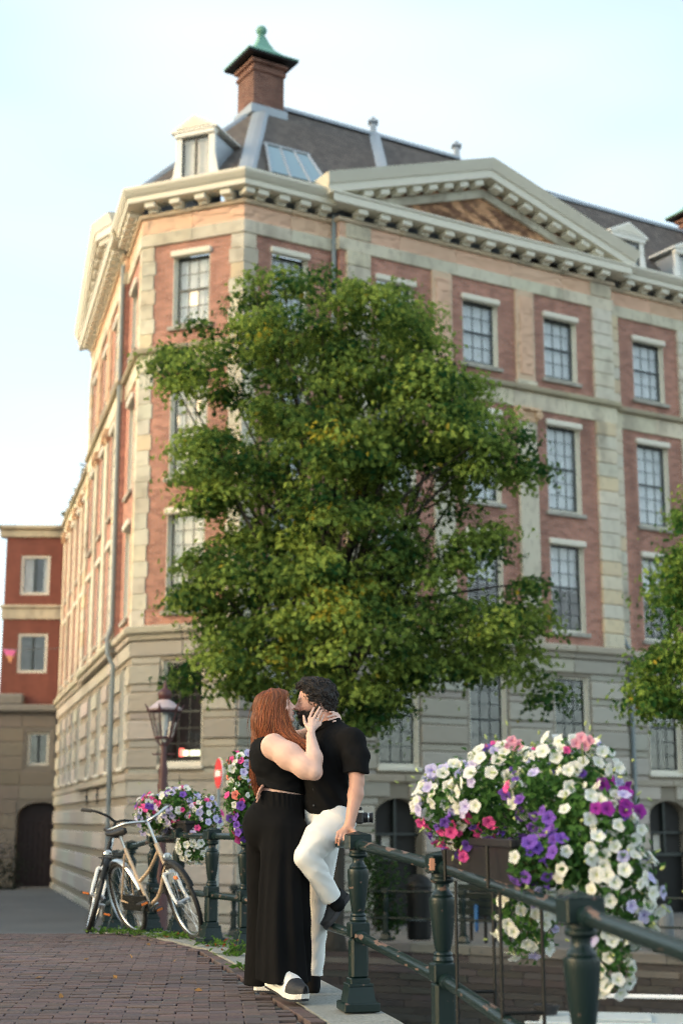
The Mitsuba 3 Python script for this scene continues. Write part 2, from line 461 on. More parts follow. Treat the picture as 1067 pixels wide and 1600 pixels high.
# ------------------------------------------------------------------ the corner building
PROW = np.array([-2.4218, 34.0, 0.0])
A_ANG, B_ANG, L_ANG = -67.65, 58.94, -15.19
A_LEN = 2.86
FB = Frame(PROW, B_ANG)
FA = Frame(PROW, A_ANG, flip=True)                     # s runs to the right, the face is s in [-A_LEN, 0]
PA = PROW - FA.t * A_LEN
FL = Frame(PA, L_ANG, flip=True)                       # s in [-22.5, 0]
BLD = thing('corner_building', 'large red brick corner building with pale stone trim, slate roof and pediment', 'building')
Z0 = Z_STREET - 0.05
BLK0, BLK1, BLKD = 2.62, 11.70, 0.27                    # the projecting part with the pediment
B_END = 24.0
CH2 = 18.35
L_BLKD, L_LOW = 0.12, 22.6
SAND, GREY, PINK = (0.66, 0.60, 0.46), (0.36, 0.315, 0.25), (0.70, 0.46, 0.32)
SAND2 = [(0.68, 0.62, 0.49), (0.63, 0.59, 0.48), (0.69, 0.57, 0.38), (0.65, 0.61, 0.50), (0.62, 0.59, 0.49), (0.68, 0.61, 0.46)]


class Part:
    """collects boxes of one part in facade coordinates"""
    def __init__(self): self.m = []
    def box(self, fr, s0, s1, z0, z1, d0, d1, b=0.012):
        self.m.append(fr(cbx(s0, s1, z0, z1, d0, d1, b) if b else bx(s0, s1, z0, z1, d0, d1)))
        return self
    def put(self, name, mat_, parent, color=None, **k):
        return put(name, cat_(self.m), mat_, parent, color=color, **k)
def one(fr, s0, s1, z0, z1, d0, d1, b=0.012): return fr(cbx(s0, s1, z0, z1, d0, d1, b))


def wall(fr, s0, s1, z0, z1, holes, d, mat_, name, color=None, thick=0.34):
    p = sbox(s0, z0, s1, z1)
    for h in holes:
        p = p.difference(h if hasattr(h, 'area') else sbox(*h))
    m = extrude(p, thick)
    m.apply_translation([0, 0, d - thick])
    uv = m.vertices[:, :2].copy() + (13.0, 7.0)
    return put(name, fr(m), mat_, BLD, uv=uv, color=color)


F1, F2, F3, GF = (5.93, 8.45), (9.20, 11.77), (12.95, 14.88), (2.28, 4.76)
F3H = (13.10, 15.10)
def arch(c, w, z1, z0=Z0 - 0.2):
    g = np.linspace(0, math.pi, 13)
    return Polygon([(c - w / 2, z0), *[(c - w / 2 * math.cos(t), z1 - 0.42 + 0.42 * math.sin(t)) for t in g], (c + w / 2, z0)])


PANES = [0]
def window(fr, c, w, z0, z1, d, rows, blind=None, detail=2, box_top=True, cloth='fabric_blind'):
    """one window: frame, blind box, sill, two sashes with bars, panes, inner blind, back wall"""
    W = fresh(f'{BLD}__window')
    s0, s1 = c - w / 2, c + w / 2
    fr_d = d - 0.10
    P = Part()
    P.box(fr, s0, s0 + 0.075, z0, z1, fr_d - 0.12, fr_d, 0.01).box(fr, s1 - 0.075, s1, z0, z1, fr_d - 0.12, fr_d, 0.01)
    P.box(fr, s0 + 0.075, s1 - 0.075, z0, z0 + 0.10, fr_d - 0.12, fr_d, 0.01).box(fr, s0 + 0.075, s1 - 0.075, z1 - 0.06, z1, fr_d - 0.12, fr_d, 0.01)
    # lining of the reveal
    P.box(fr, s0 - 0.004, s0 + 0.018, z0, z1, fr_d, d - 0.005, 0).box(fr, s1 - 0.018, s1 + 0.004, z0, z1, fr_d, d - 0.005, 0)
    P.put('frame', 'paint_cream', W)
    if box_top:
        put('blind_box', one(fr, s0 - 0.05, s1 + 0.05, z1 - 0.15, z1 + 0.02, d - 0.10, d + 0.10, 0.03), 'paint_cream', W)
        put('sill', one(fr, s0 - 0.10, s1 + 0.10, z0 - 0.10, z0 + 0.012, d - 0.12, d + 0.10, 0.015), 'carved_stone', W, color=(0.40, 0.38, 0.33))
    else:
        put('sill', one(fr, s0 - 0.06, s1 + 0.06, z0 - 0.09, z0 + 0.012, d - 0.12, d + 0.07, 0.015), 'paint_cream', W)
    a0, a1, b0, b1 = s0 + 0.078, s1 - 0.078, z0 + 0.103, z1 - (0.14 if box_top else 0.063)
    mid = (b0 + b1) / 2
    gd = fr_d - 0.055
    S = Part()
    S.box(fr, a0, a1, mid - 0.03, mid + 0.03, gd - 0.03, gd + 0.035, 0.006)
    for q0, q1 in ((a0, a0 + 0.035), (a1 - 0.035, a1)):
        S.box(fr, q0, q1, b0, b1, gd - 0.025, gd + 0.02, 0)
    S.box(fr, a0, a1, b0, b0 + 0.05, gd - 0.024, gd + 0.021, 0).box(fr, a0, a1, b1 - 0.04, b1, gd - 0.024, gd + 0.021, 0)
    i0, i1 = a0 + 0.035, a1 - 0.035
    cols = 3
    if detail:
        for k in range(1, cols):
            x = i0 + (i1 - i0) * k / cols
            S.box(fr, x - 0.012, x + 0.012, b0 + 0.05, b1 - 0.04, gd - 0.015, gd + 0.015, 0)
        for lo, hi in ((b0 + 0.05, mid - 0.03), (mid + 0.03, b1 - 0.04)):
            for k in range(1, rows):
                z = lo + (hi - lo) * k / rows
                S.box(fr, i0, i1, z - 0.012, z + 0.012, gd - 0.014, gd + 0.014, 0)
    S.put('sash_bars', 'sash_dark', W)
    for lo, hi in ((b0 + 0.05, mid - 0.03), (mid + 0.03, b1 - 0.04)):
        nr, nc = (rows, cols) if detail == 2 else (1, 1)
        for r in range(nr):
            for k in range(nc):
                x0, x1 = i0 + (i1 - i0) * k / nc, i0 + (i1 - i0) * (k + 1) / nc
                y0, y1 = lo + (hi - lo) * r / nr, lo + (hi - lo) * (r + 1) / nr
                t = rng.normal(0, 0.0025, 3)
                q = np.array([[x0, y0, gd + t[0]], [x1, y0, gd + t[1]], [x1, y1, gd + t[2]], [x0, y1, gd + t[0] + t[2] - t[1]]])
                put('pane', fr(tm(q, [[0, 1, 2], [0, 2, 3]])), 'window_glass', W)
    if blind:
        zb = b0 if blind >= 1 else b1 - (b1 - b0) * blind
        n = 24
        x = np.linspace(a0, a1, n)
        dd = gd - 0.14 + 0.012 * np.sin(np.arange(n) * 1.9) + rng.normal(0, 0.003, n)
        v = np.vstack([np.stack([x, np.full(n, zb), dd], 1), np.stack([x, np.full(n, b1), dd], 1)])
        f = np.array([[i, i + 1, n + i + 1] for i in range(n - 1)] + [[i, n + i + 1, n + i] for i in range(n - 1)])
        put('blind', fr(tm(v, f)), cloth, W)
    rd = gd - 0.55
    v = [[a0 - .03, b0 - .03, rd], [a1 + .03, b0 - .03, rd], [a1 + .03, b1 + .03, rd], [a0 - .03, b1 + .03, rd], [a0 - .03, b0 - .03, gd - .06], [a1 + .03, b0 - .03, gd - .06], [a1 + .03, b1 + .03, gd - .06], [a0 - .03, b1 + .03, gd - .06]]
    put('room', fr(tm(v, [[0, 1, 2], [0, 2, 3], [0, 4, 5], [0, 5, 1], [1, 5, 6], [1, 6, 2], [2, 6, 7], [2, 7, 3], [3, 7, 4], [3, 4, 0]])), 'interior', W)
    return W


def wh(c, w, zz): return (c - w / 2, zz[0], c + w / 2, zz[1])
B_COLS = [(1.30, 1.04, 0.0), (4.30, 1.17, BLKD), (7.03, 1.17, BLKD), (9.79, 1.17, BLKD), (13.32, 1.20, 0.0), (15.9, 1.20, 0.0)]
A_C, A_W = -1.45, 1.04

# walls: brick above, stone below, with the window openings cut out
ZB, ZT = 5.40, 15.36
def holes_for(cols, z): return [wh(c, w, zz) for c, w, _ in cols for zz in z]
up = [F1, F2, F3]
wall(FB, 0.0, BLK0, ZB, ZT, holes_for(B_COLS[:1], [F1, F2, F3H]), 0.0, 'brick', 'wall')
wall(FB, BLK0, BLK1, ZB, ZT, holes_for(B_COLS[1:4], up), BLKD, 'brick', 'wall')
wall(FB, BLK1, B_END, ZB, ZT, holes_for(B_COLS[4:], up), 0.0, 'brick', 'wall')
wall(FA, -A_LEN, 0.0, ZB, ZT, [wh(A_C, A_W, zz) for zz in (F1, F2, F3H)], 0.0, 'brick', 'wall')
L_COLS = [(-1.42, 1.04, 0.0), (-4.30, 1.17, L_BLKD), (-7.03, 1.17, L_BLKD), (-9.79, 1.17, L_BLKD)]
wall(FL, -BLK0, 0.0, ZB, ZT, holes_for(L_COLS[:1], up), 0.0, 'brick', 'wall')
wall(FL, -BLK1, -BLK0, ZB, ZT, holes_for(L_COLS[1:], up), L_BLKD, 'brick', 'wall')
LOWC = [(-13.4, 1.1, 0), (-15.7, 1.1, 0), (-18.0, 1.1, 0), (-20.3, 1.1, 0)]
wall(FL, -L_LOW, -BLK1, ZB, 12.3, holes_for(LOWC, [F1, F2]), 0.0, 'brick', 'wall')
bz = 5.26
def gf_holes(cols, top): return [wh(c, w, GF) for c, w, _ in cols] + [arch(c, w + 0.2, top) for c, w, _ in cols]
wall(FB, 0.0, BLK0, Z0, bz, gf_holes(B_COLS[:1], 1.55), -0.02, 'base_stone', 'stone_wall', (0.26, 0.225, 0.175))
wall(FB, BLK0, BLK1, Z0, bz, gf_holes(B_COLS[1:4], 1.55), BLKD - 0.02, 'base_stone', 'stone_wall', (0.26, 0.225, 0.175))
wall(FB, BLK1, B_END, Z0, bz, gf_holes(B_COLS[4:], 1.55), -0.02, 'base_stone', 'stone_wall', (0.26, 0.225, 0.175))
wall(FA, -A_LEN, 0.0, Z0, bz, [wh(A_C, A_W + 0.06, GF)], -0.02, 'base_stone', 'stone_wall', (0.28, 0.24, 0.18))
wall(FL, -L_LOW, 0.0, Z0, bz, [wh(c, w, GF) for c, w, _ in L_COLS + LOWC], -0.02, 'base_stone', 'stone_wall', (0.28, 0.24, 0.18))
put('interior_core', cat_([FB(bx(0.9, B_END, Z0, 15.2, -9.0, -0.95)), FL(bx(-L_LOW, -1.0, Z0, 12.2, -9.0, -0.95)), FL(bx(-BLK1, -1.0, 12.2, 15.2, -9.0, -0.95)), FA(bx(-A_LEN + 0.45, -0.45, Z0, 15.2, -4.0, -0.95))]), 'interior', BLD)

# rusticated ground floor: tall courses and thin bands, pier by pier
courses = []
z = 4.86
while z > Z0 + 0.1:
    courses.append((z - 0.19, z, 0))
    courses.append((max(z - 0.66, Z0), z - 0.19, 1))
    z -= 0.66
courses.insert(0, (4.86, 5.24, 2))
def minus(s0, s1, cut):
    segs = [(s0, s1)]
    for a, b in cut:
        segs = [q for x, y in segs for q in ((x, min(y, a)), (max(x, b), y)) if q[1] - q[0] > 0.06]
    return segs
def rusticate(fr, s0, s1, cols, d, maxlen, arches=True, thin=True, wpad=0.07):
    for z0, z1, k in courses:
        cut = []
        for c, w, _ in cols:
            if z1 > GF[0] - 0.10 and z0 < GF[1] + 0.1:
                cut.append((c - w / 2 - wpad, c + w / 2 + wpad))
            if arches and z0 < 1.6:
                hw = w / 2 + 0.14
                if z1 > 1.10:
                    hw *= math.sqrt(max(0.0, 1 - (max(z0 - 1.10, 0) / 0.50) ** 2))
                if hw > 0.1:
                    cut.append((c - hw, c + hw))
        for a, b in minus(s0, s1, cut):
            n = max(1, int(round((b - a) / maxlen)))
            for i in range(n):
                x0, x1 = a + (b - a) * i / n, a + (b - a) * (i + 1) / n
                if k == 0:
                    if thin:
                        put('stone_band', one(fr, x0 + 0.012, x1 - 0.012, z0 + 0.02, z1 - 0.02, d - 0.05, d + 0.012, 0.014), 'base_stone', f'{BLD}__stone_wall', color=jit((0.39, 0.36, 0.305), 0.10))
                else:
                    put('stone_block', one(fr, x0 + 0.006, x1 - 0.006, z0 + 0.012, z1 - 0.012, d - 0.05, d + 0.045, 0.02), 'base_stone', f'{BLD}__stone_wall', color=jit((0.43, 0.395, 0.335), 0.13))
rusticate(FB, 0.0, BLK0 - 0.04, B_COLS[:1], 0.0, 1.6)
rusticate(FB, BLK0, BLK1, B_COLS[1:4], BLKD, 1.75)
rusticate(FB, BLK1, 16.8, B_COLS[4:], 0.0, 1.75)
rusticate(FA, -A_LEN, 0.0, [(A_C, A_W, 0)], 0.0, 1.6, arches=False)
rusticate(FL, -12.5, 0.0, L_COLS, 0.0, 2.6, arches=False, thin=False)
rusticate(FL, -L_LOW, -12.5, LOWC, 0.0, 2.6, arches=False, thin=False)

# string courses, architrave, frieze
def band(name, z0, z1, out, color, mat_='stone', b=0.02, seam=1.7, lows=True):
    runs = [(FB, 0.0, BLK0, 0.0), (FB, BLK0, BLK1, BLKD), (FB, BLK1, B_END, 0.0), (FA, -A_LEN, 0.0, 0.0), (FL, -BLK0, 0.0, 0.0), (FL, -BLK1, -BLK0, L_BLKD)]
    if lows:
        runs.append((FL, -L_LOW, -BLK1, 0.0))
    K = fresh(f'{BLD}__{name}')
    for fr, a, b_, d in runs:
        e0 = out * 0.5 if fr is FA else 0.0
        n = max(1, int(round((b_ - a) / seam)))
        for i in range(n):
            x0, x1 = a + (b_ - a) * i / n, a + (b_ - a) * (i + 1) / n
            ends = (out * 0.5 if (fr is FB and i == 0 and a == 0) or (fr is FA and i == 0) else 0, out * 0.5 if (fr is FA and i == n - 1) or (fr is FL and i == n - 1 and b_ == 0) else 0)
            ex = (out + 0.002 if (a == BLK0 and fr is FB and i == 0) else 0, out + 0.002 if (b_ == BLK1 and fr is FB and i == n - 1) else 0)
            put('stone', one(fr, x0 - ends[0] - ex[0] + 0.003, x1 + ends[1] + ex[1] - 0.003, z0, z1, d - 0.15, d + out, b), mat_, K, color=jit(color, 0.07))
    return K
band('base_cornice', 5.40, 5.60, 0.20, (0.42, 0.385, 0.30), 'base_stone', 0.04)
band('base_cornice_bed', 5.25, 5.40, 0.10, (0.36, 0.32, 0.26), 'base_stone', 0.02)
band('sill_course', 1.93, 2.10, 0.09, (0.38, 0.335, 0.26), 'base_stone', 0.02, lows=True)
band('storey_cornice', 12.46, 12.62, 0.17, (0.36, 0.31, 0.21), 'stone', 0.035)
band('storey_band', 11.98, 12.46, 0.055, (0.66, 0.60, 0.45), 'stone', 0.015)
band('architrave', 15.34, 15.68, 0.07, (0.64, 0.59, 0.46), 'stone', 0.015, lows=False)
band('frieze', 15.68, 16.10, 0.035, PINK, 'carved_stone', 0.006, lows=False)
band('frieze_moulding', 16.10, 16.22, 0.12, (0.60, 0.47, 0.33), 'stone', 0.03, lows=False)

# main cornice with brackets
def corn_run(fr, a, b, d, mitre0=0.0, mitre1=0.0, top=True):
    """two mouldings: soffit slab and crown; mitre = how far the outer edge runs past the ends per metre of projection"""
    K = f'{BLD}__cornice'
    prof = [(0.0, 16.42), (0.44, 16.42), (0.46, 16.44)] + ([(0.46, 16.56), (0.52, 16.61), (0.59, 16.70), (0.61, 16.74), (0.61, 16.80), (0.0, 16.83)] if top else [(0.46, 16.62), (0.50, 16.66), (0.50, 16.70), (0.0, 16.74)])
    v, f, n = [], [], len(prof)
    for e, s, mi_ in ((0, a, -mitre0), (1, b, mitre1)):
        v += [[s + mi_ * q[0], q[1], d + q[0]] for q in prof]
    for i in range(n - 1):
        f += [[i, i + 1, n + i + 1], [i, n + i + 1, n + i]]
    for i in range(1, n - 1):
        f += [[0, i + 1, i], [n, n + i, n + i + 1]]
    put('moulding', fr(tm(v, f)), 'paint_cream', K)
    return K
corn_run(FB, 0.0, BLK0, 0.0, 0.505, 0.0)
corn_run(FA, -A_LEN, 0.0, 0.0, 0.50, 0.505)
corn_run(FL, -BLK0, 0.0, 0.0, 0.0, 0.50)
corn_run(FB, BLK0, BLK1, BLKD, 1.0, 1.0, top=False)
corn_run(FB, BLK1, B_END, 0.0, 0.0, 0.0)
corn_run(FL, -BLK1, -BLK0, L_BLKD, 1.0, 1.0, top=False)
def brackets(fr, a, b, d, step, z=16.22):
    n = max(1, int(round((b - a) / step)))
    for i in range(n):
        s = a + (b - a) * (i + 0.5) / n
        put('bracket', fr(cat_([cbx(s - 0.15, s + 0.15, z + 0.05, z + 0.20, d + 0.02, d + 0.38, 0.02), cbx(s - 0.12, s + 0.12, z - 0.02, z + 0.05, d + 0.02, d + 0.20, 0.015)])), 'paint_cream', f'{BLD}__cornice')
brackets(FB, 0.05, BLK0 - 0.15, 0.0, 0.62)
brackets(FB, BLK0 + 0.15, BLK1 - 0.1, BLKD, 0.70)
brackets(FA, -A_LEN + 0.0, -0.0, 0.0, 0.66)
put('bracket', one(FB, -0.16, 0.12, 16.27, 16.42, 0.0, 0.36, 0.02), 'paint_cream', f'{BLD}__cornice')
brackets(FB, BLK1 + 0.4, 17.5, 0.0, 0.70)
brackets(FL, -BLK0 + 0.1, -0.15, 0.0, 0.52)
brackets(FL, -BLK1 + 0.1, -BLK0 - 0.1, L_BLKD, 0.52)

# pediments: raking cornices, modillions, relief field
def pediment(fr, a, b, d, apex, brk=8):
    K = fresh(f'{BLD}__pediment')
    mid, zb = (a + b) / 2, 16.74
    p = Polygon([(a + 0.1, zb), (b - 0.1, zb), (mid, apex - 0.55)])
    m = extrude(p, 0.2)
    uv = m.vertices[:, :2].copy()
    m.apply_translation([0, 0, d - 0.22])
    put('relief_field', fr(m), 'tympanum_relief', K, uv=uv)
    for sg in (-1, 1):
        e = a - 0.55 if sg < 0 else b + 0.55
        dx, dz = mid - e, apex - 0.50 - 16.62
        ln = math.hypot(dx, dz)
        ux, uz = dx / ln, dz / ln
        nx, nz = (-uz, ux) if sg < 0 else (uz, -ux)
        if nz < 0: nx, nz = -nx, -nz
        for nm, lo, hi, dd, mt, col in (('raking_moulding', 0.0, 0.22, 0.46, 'paint_cream', None), ('raking_crown', 0.22, 0.50, 0.62, 'paint_cream', None), ('raking_bed', -0.42, -0.20, 0.08, 'stone', (0.55, 0.52, 0.42))):
            t0 = 0.5 if nm == 'raking_bed' else 0.0
            cor = []
            for t_, h_ in ((t0, lo), (1, lo), (1, hi), (t0, hi)):
                x, zz = e + dx * t_ + nx * h_, 16.62 + dz * t_ + nz * h_
                if t_ == 1:                                            # mitre on the axis
                    k = (mid - x) / ux
                    x, zz = mid, zz + uz * k
                if t_ == t0 and t0:
                    k = (zb - zz) / uz if nm == 'raking_bed' else 0
                    x, zz = x + ux * k, zb
                cor.append((x, zz))
            m = extrude(Polygon(cor).buffer(0), dd + 0.2)
            m.apply_translation([0, 0, d - 0.2])
            if nm == 'raking_crown':
                v = m.vertices
                hgt = (v[:, 0] - e) * nx + (v[:, 1] - 16.62) * nz
                v[:, 2] = np.where((hgt < 0.3) & (v[:, 2] > d), d + 0.5, v[:, 2])
            put(nm, fr(m), mt, K, color=col)
        for i in range(brk):
            t_ = 0.20 + 0.80 * (i + 0.3) / brk
            x, zz = e + dx * t_, 16.62 + dz * t_
            q = cbx(-0.15, 0.15, -0.17, -0.01, 0.02, 0.38, 0.02)
            R = np.eye(4)
            R[:2, :2] = [[ux * (1 if sg < 0 else -1), -uz * (1 if sg < 0 else -1) * 1], [uz * (1 if sg < 0 else -1), ux * (1 if sg < 0 else -1)]]
            R[:3, 3] = [x, zz, d]
            put('bracket', fr(xf(q, R)), 'paint_cream', K)
    # backing roof behind the pediment
    v = [[a - .5, 16.7, d - .2], [mid, apex - .05, d - .2], [b + .5, 16.7, d - .2], [mid, apex - .05, d - 3.0], [a - .5, 16.9, d - .6], [b + .5, 16.9, d - .6]]
    put('pediment_roof', fr(tm(v, [[0, 1, 3], [0, 3, 4], [1, 2, 5], [1, 5, 3], [0, 2, 1]])), 'lead', K)
pediment(FB, BLK0, BLK1, BLKD, 18.74)
pediment(FL, -BLK1, -BLK0, L_BLKD, 18.85)

# pilasters
def block_pilaster(fr, s0, s1, z0, z1, d, h=0.40, out=0.10, n=None):
    K = fresh(f'{BLD}__pilaster')
    n = n or int(round((z1 - z0) / h))
    for i in range(n):
        a, b = z0 + (z1 - z0) * i / n, z0 + (z1 - z0) * (i + 1) / n
        put('stone', one(fr, s0, s1, a + 0.008, b - 0.008, d - 0.05, d + out, 0.02), 'stone', K, color=jit(SAND2[rng.integers(6)], 0.04))
    return K
def quoin(fr, s0, s1, z0, z1, d, side, h=0.40):
    K = fresh(f'{BLD}__quoin')
    n = int(round((z1 - z0) / h))
    for i in range(n):
        a, b = z0 + (z1 - z0) * i / n, z0 + (z1 - z0) * (i + 1) / n
        e = 0.055 if i % 2 else 0.0
        x0, x1 = (s0, s1 + e) if side > 0 else (s0 - e, s1)
        put('stone', one(fr, x0, x1, a + 0.004, b - 0.004, d - 0.05, d + 0.035, 0.01), 'stone', K, color=jit(SAND2[rng.integers(6)], 0.06))
def flat_pilaster(fr, s0, s1, z0, z1, d, color, mat_='stone', panel=False):
    K = fresh(f'{BLD}__pilaster')
    put('shaft', one(fr, s0, s1, z0 + 0.14, z1 - (0 if panel else 0.38), d - 0.05, d + 0.09, 0.015), mat_, K, color=color)
    put('foot', one(fr, s0 - 0.04, s1 + 0.04, z0, z0 + 0.14, d - 0.05, d + 0.13, 0.02), 'stone', K, color=SAND)
    if panel:
        put('panel', one(fr, s0 + 0.10, s1 - 0.10, z0 + 0.30, z1 - 0.18, d + 0.05, d + 0.125, 0.02), 'carved_stone', K, color=jit(PINK, 0.05))
        return
    m = [cbx(s0 - 0.10, s1 + 0.10, z1 - 0.09, z1, d - 0.05, d + 0.20, 0.02), cbx(s0 - 0.02, s1 + 0.02, z1 - 0.38, z1 - 0.32, d - 0.05, d + 0.13, 0.02), cbx(s0 - 0.01, s1 + 0.01, z1 - 0.32, z1 - 0.09, d - 0.05, d + 0.11, 0.02)]
    for s in (s0 - 0.02, s1 + 0.02):
        g = trimesh.creation.cylinder(0.115, 0.22, sections=16)
        g.apply_translation([s, z1 - 0.19, d + 0.08])
        g2 = trimesh.creation.cylinder(0.05, 0.26, sections=12)
        g2.apply_translation([s, z1 - 0.19, d + 0.08])
        m += [g, g2]
    put('capital', fr(cat_(m)), 'carved_stone', K, color=(0.64, 0.44, 0.28))
ZP = 5.60
for fr, sg, d in ((FB, 1, BLKD), (FL, -1, L_BLKD)):
    for a, b in ((2.78, 3.50), (10.94, 11.66)):
        a, b = (a, b) if sg > 0 else (-b, -a)
        block_pilaster(fr, a, b, ZP, 11.98, d)
        block_pilaster(fr, a, b, 12.62, 15.34, d)
        put('frieze_block', one(fr, a - 0.02, b + 0.02, 15.70, 16.09, d, d + 0.075, 0.015), 'stone', BLD, color=(0.60, 0.53, 0.39))
    for a, b in ((5.42, 6.06), (8.19, 8.82)):
        a, b = (a, b) if sg > 0 else (-b, -a)
        flat_pilaster(fr, a, b, ZP, 11.98, d, (0.62, 0.57, 0.45))
        flat_pilaster(fr, a, b, 12.62, 15.34, d, (0.64, 0.47, 0.33), 'carved_stone', True)
for z0, z1 in ((ZP, 11.98), (12.62, 15.34)):
    block_pilaster(FB, BLK1 + 0.03, 12.12, z0, z1, 0.0)
    block_pilaster(FB, 14.46, 14.95, z0, z1, 0.0)
flat_pilaster(FB, 17.1, 17.7, ZP, 11.98, 0.0, SAND)
for z0, z1 in ((ZP, 11.98), (12.62, 15.34)):
    quoin(FA, -0.34, 0.018, z0, z1, 0.0, -1)
    quoin(FA, -A_LEN - 0.018, -A_LEN + 0.34, z0, z1, 0.0, 1)
    quoin(FB, -0.018, 0.34, z0, z1, 0.0, 1)
    quoin(FL, -0.34, 0.018, z0, z1, 0.0, -1)
for a in (-12.2, -14.55, -16.85, -19.15, -21.5):
    flat_pilaster(FL, a - 0.3, a + 0.3, ZP, 11.98, 0.0, (0.62, 0.52, 0.39))

# windows
for i, (c, w, d) in enumerate(B_COLS):
    det = 2 if i in (2, 3, 4) else 1
    window(FB, c, w, *(F3H if i == 0 else F3), d, 2, 1.0, det, cloth='fabric_grey')
    window(FB, c, w, *F2, d, 3, 1.0, det, cloth='fabric_grey')
    window(FB, c, w, *F1, d, 3, 0.52, det, cloth='fabric_grey')
    W = window(FB, c, w, *GF, d, 3, None, 1, box_top=False, cloth='fabric_grey')
for zz, r in ((F3H, 2), (F2, 3), (F1, 3)):
    window(FA, A_C, A_W, *zz, 0.0, r, 1.0, 2, cloth='fabric_grey' if zz is F3H else 'fabric_blind')
GW = window(FA, A_C, A_W + 0.06, *GF, 0.0, 3, None, 1, box_top=False)
for c, w, d in L_COLS:
    for zz in (F1, F2, F3):
        window(FL, c, w, *zz, d, 2, None, 0)
    window(FL, c, w, *GF, 0.0, 2, None, 0, box_top=False)
for c, w, d in LOWC:
    for zz in (F1, F2):
        window(FL, c, w, *zz, d, 2, None, 0)
    window(FL, c, w, *GF, 0.0, 2, None, 0, box_top=False)
# basement arches: dark doors with a barred fanlight
for i, (c, w, d) in enumerate(B_COLS):
    K = fresh(f'{BLD}__basement_door')
    ww = w + 0.2
    P = Part()
    P.box(FB, c - ww / 2, c + ww / 2, 0.05, 0.16, d - 0.34, d - 0.2, 0.01).box(FB, c - 0.04, c + 0.04, 0.16, 1.55, d - 0.34, d - 0.2, 0.01)
    P.box(FB, c - ww / 2, c + ww / 2, 0.66, 0.72, d - 0.33, d - 0.21, 0.0)
    P.put('frame', 'sash_dark', K)
    put('leaf', FB(bx(c - ww / 2, c + ww / 2, Z0, 0.05, d - 0.36, d - 0.30)), 'black_metal', K)
    put('fanlight', FB(bx(c - ww / 2, c + ww / 2, 0.16, 1.60, d - 0.36, d - 0.352)), 'interior', K)
    put('curtain', FB(bx(c - 0.30, c - 0.06, 0.2, 0.64, d - 0.35, d - 0.345)), 'fabric_blind', K)

# lit sign in the ground floor window of the chamfered face
K = fresh(f'{BLD}__lit_sign')
scene['glow_white'] = principled((0.5, 0.5, 0.5))
def lamp_box(name, m, rgb):
    k = put(name, m, 'glow_white', K)
    scene[k]['emitter'] = {'type': 'area', 'radiance': {'type': 'rgb', 'value': rgb}}
lamp_box('red_lamp', FA(bx(A_C - 0.20, A_C - 0.10, 2.50, 2.68, -0.34, -0.31)), [0.30, 0.022, 0.014])
lamp_box('white_lamp', FA(bx(A_C - 0.09, A_C + 0.38, 2.51, 2.64, -0.34, -0.31)), [0.16, 0.16, 0.095])

# downpipes
for fr, pts in ((FL, [(-2.70, 15.9, 0.20), (-2.70, 5.95, 0.20), (-2.70, 5.6, 0.30), (-2.52, 5.2, 0.30), (-2.45, 4.9, 0.16), (-2.45, Z0, 0.16)]), (FB, [(2.53, 16.3, 0.11), (2.53, 5.9, 0.11), (2.53, 5.5, 0.27), (2.53, 5.1, 0.12), (2.53, Z0, 0.12)]),
                (FB, [(11.72, 6.1, 0.13), (11.86, 5.75, 0.18), (11.98, 5.55, 0.26), (12.02, 5.1, 0.12), (12.02, Z0, 0.12)])):
    put('downpipe', tube([fr.pt(*q) for q in pts], 0.062, 10), 'pipe_grey', BLD)
for s, z in ((-6.2, 1.7), (-9.2, 1.7), (-3.6, 1.7)):
    put('wall_anchor', FL(cat_([cbx(s - 0.05, s + 0.05, z - 0.25, z + 0.25, 0.04, 0.08, 0.01), cbx(s - 0.16, s + 0.16, z - 0.06, z + 0.06, 0.045, 0.09, 0.01)])), 'black_metal', BLD)
# overgrown parapet on the low wing
for s in np.arange(-21.5, -12.2, 1.9):
    pts = rng.normal(0, 1, (22, 3)) * (0.35, 0.14, 0.12) + (s, 12.72, -0.1)
    q = cat_([FL(xf(cbx(-.12, .12, -.02, .02, -.08, .08, 0.005), trimesh.transformations.compose_matrix(angles=rng.uniform(0, 6, 3), translate=p))) for p in pts])
    put('parapet_plant', q, 'vc', BLD, kind='stuff', color=(0.22, 0.20, 0.12))

# ------------------------------------------------------------------ roofs
RZ, RD = 20.80, -3.05
zc = 16.82
def roof_face(name, quad, fr, mat_='roof_tile'):
    q = np.array(quad, float)
    e1 = q[1] - q[0]
    e1 /= np.linalg.norm(e1)
    nrm = np.cross(e1, q[2] - q[0])
    e2 = np.cross(nrm / np.linalg.norm(nrm), e1)
    uv = np.stack([(q - q[0]) @ e1, (q - q[0]) @ e2], 1) + 5.0
    f = [[0, 1, 2]] + ([[0, 2, 3]] if len(q) == 4 else [])
    return put(name, tm(q, f), mat_, f'{BLD}__roof', uv=uv)
cB, cA = FB.pt(0, zc, 0.28), FA.pt(-A_LEN, zc, 0.28)
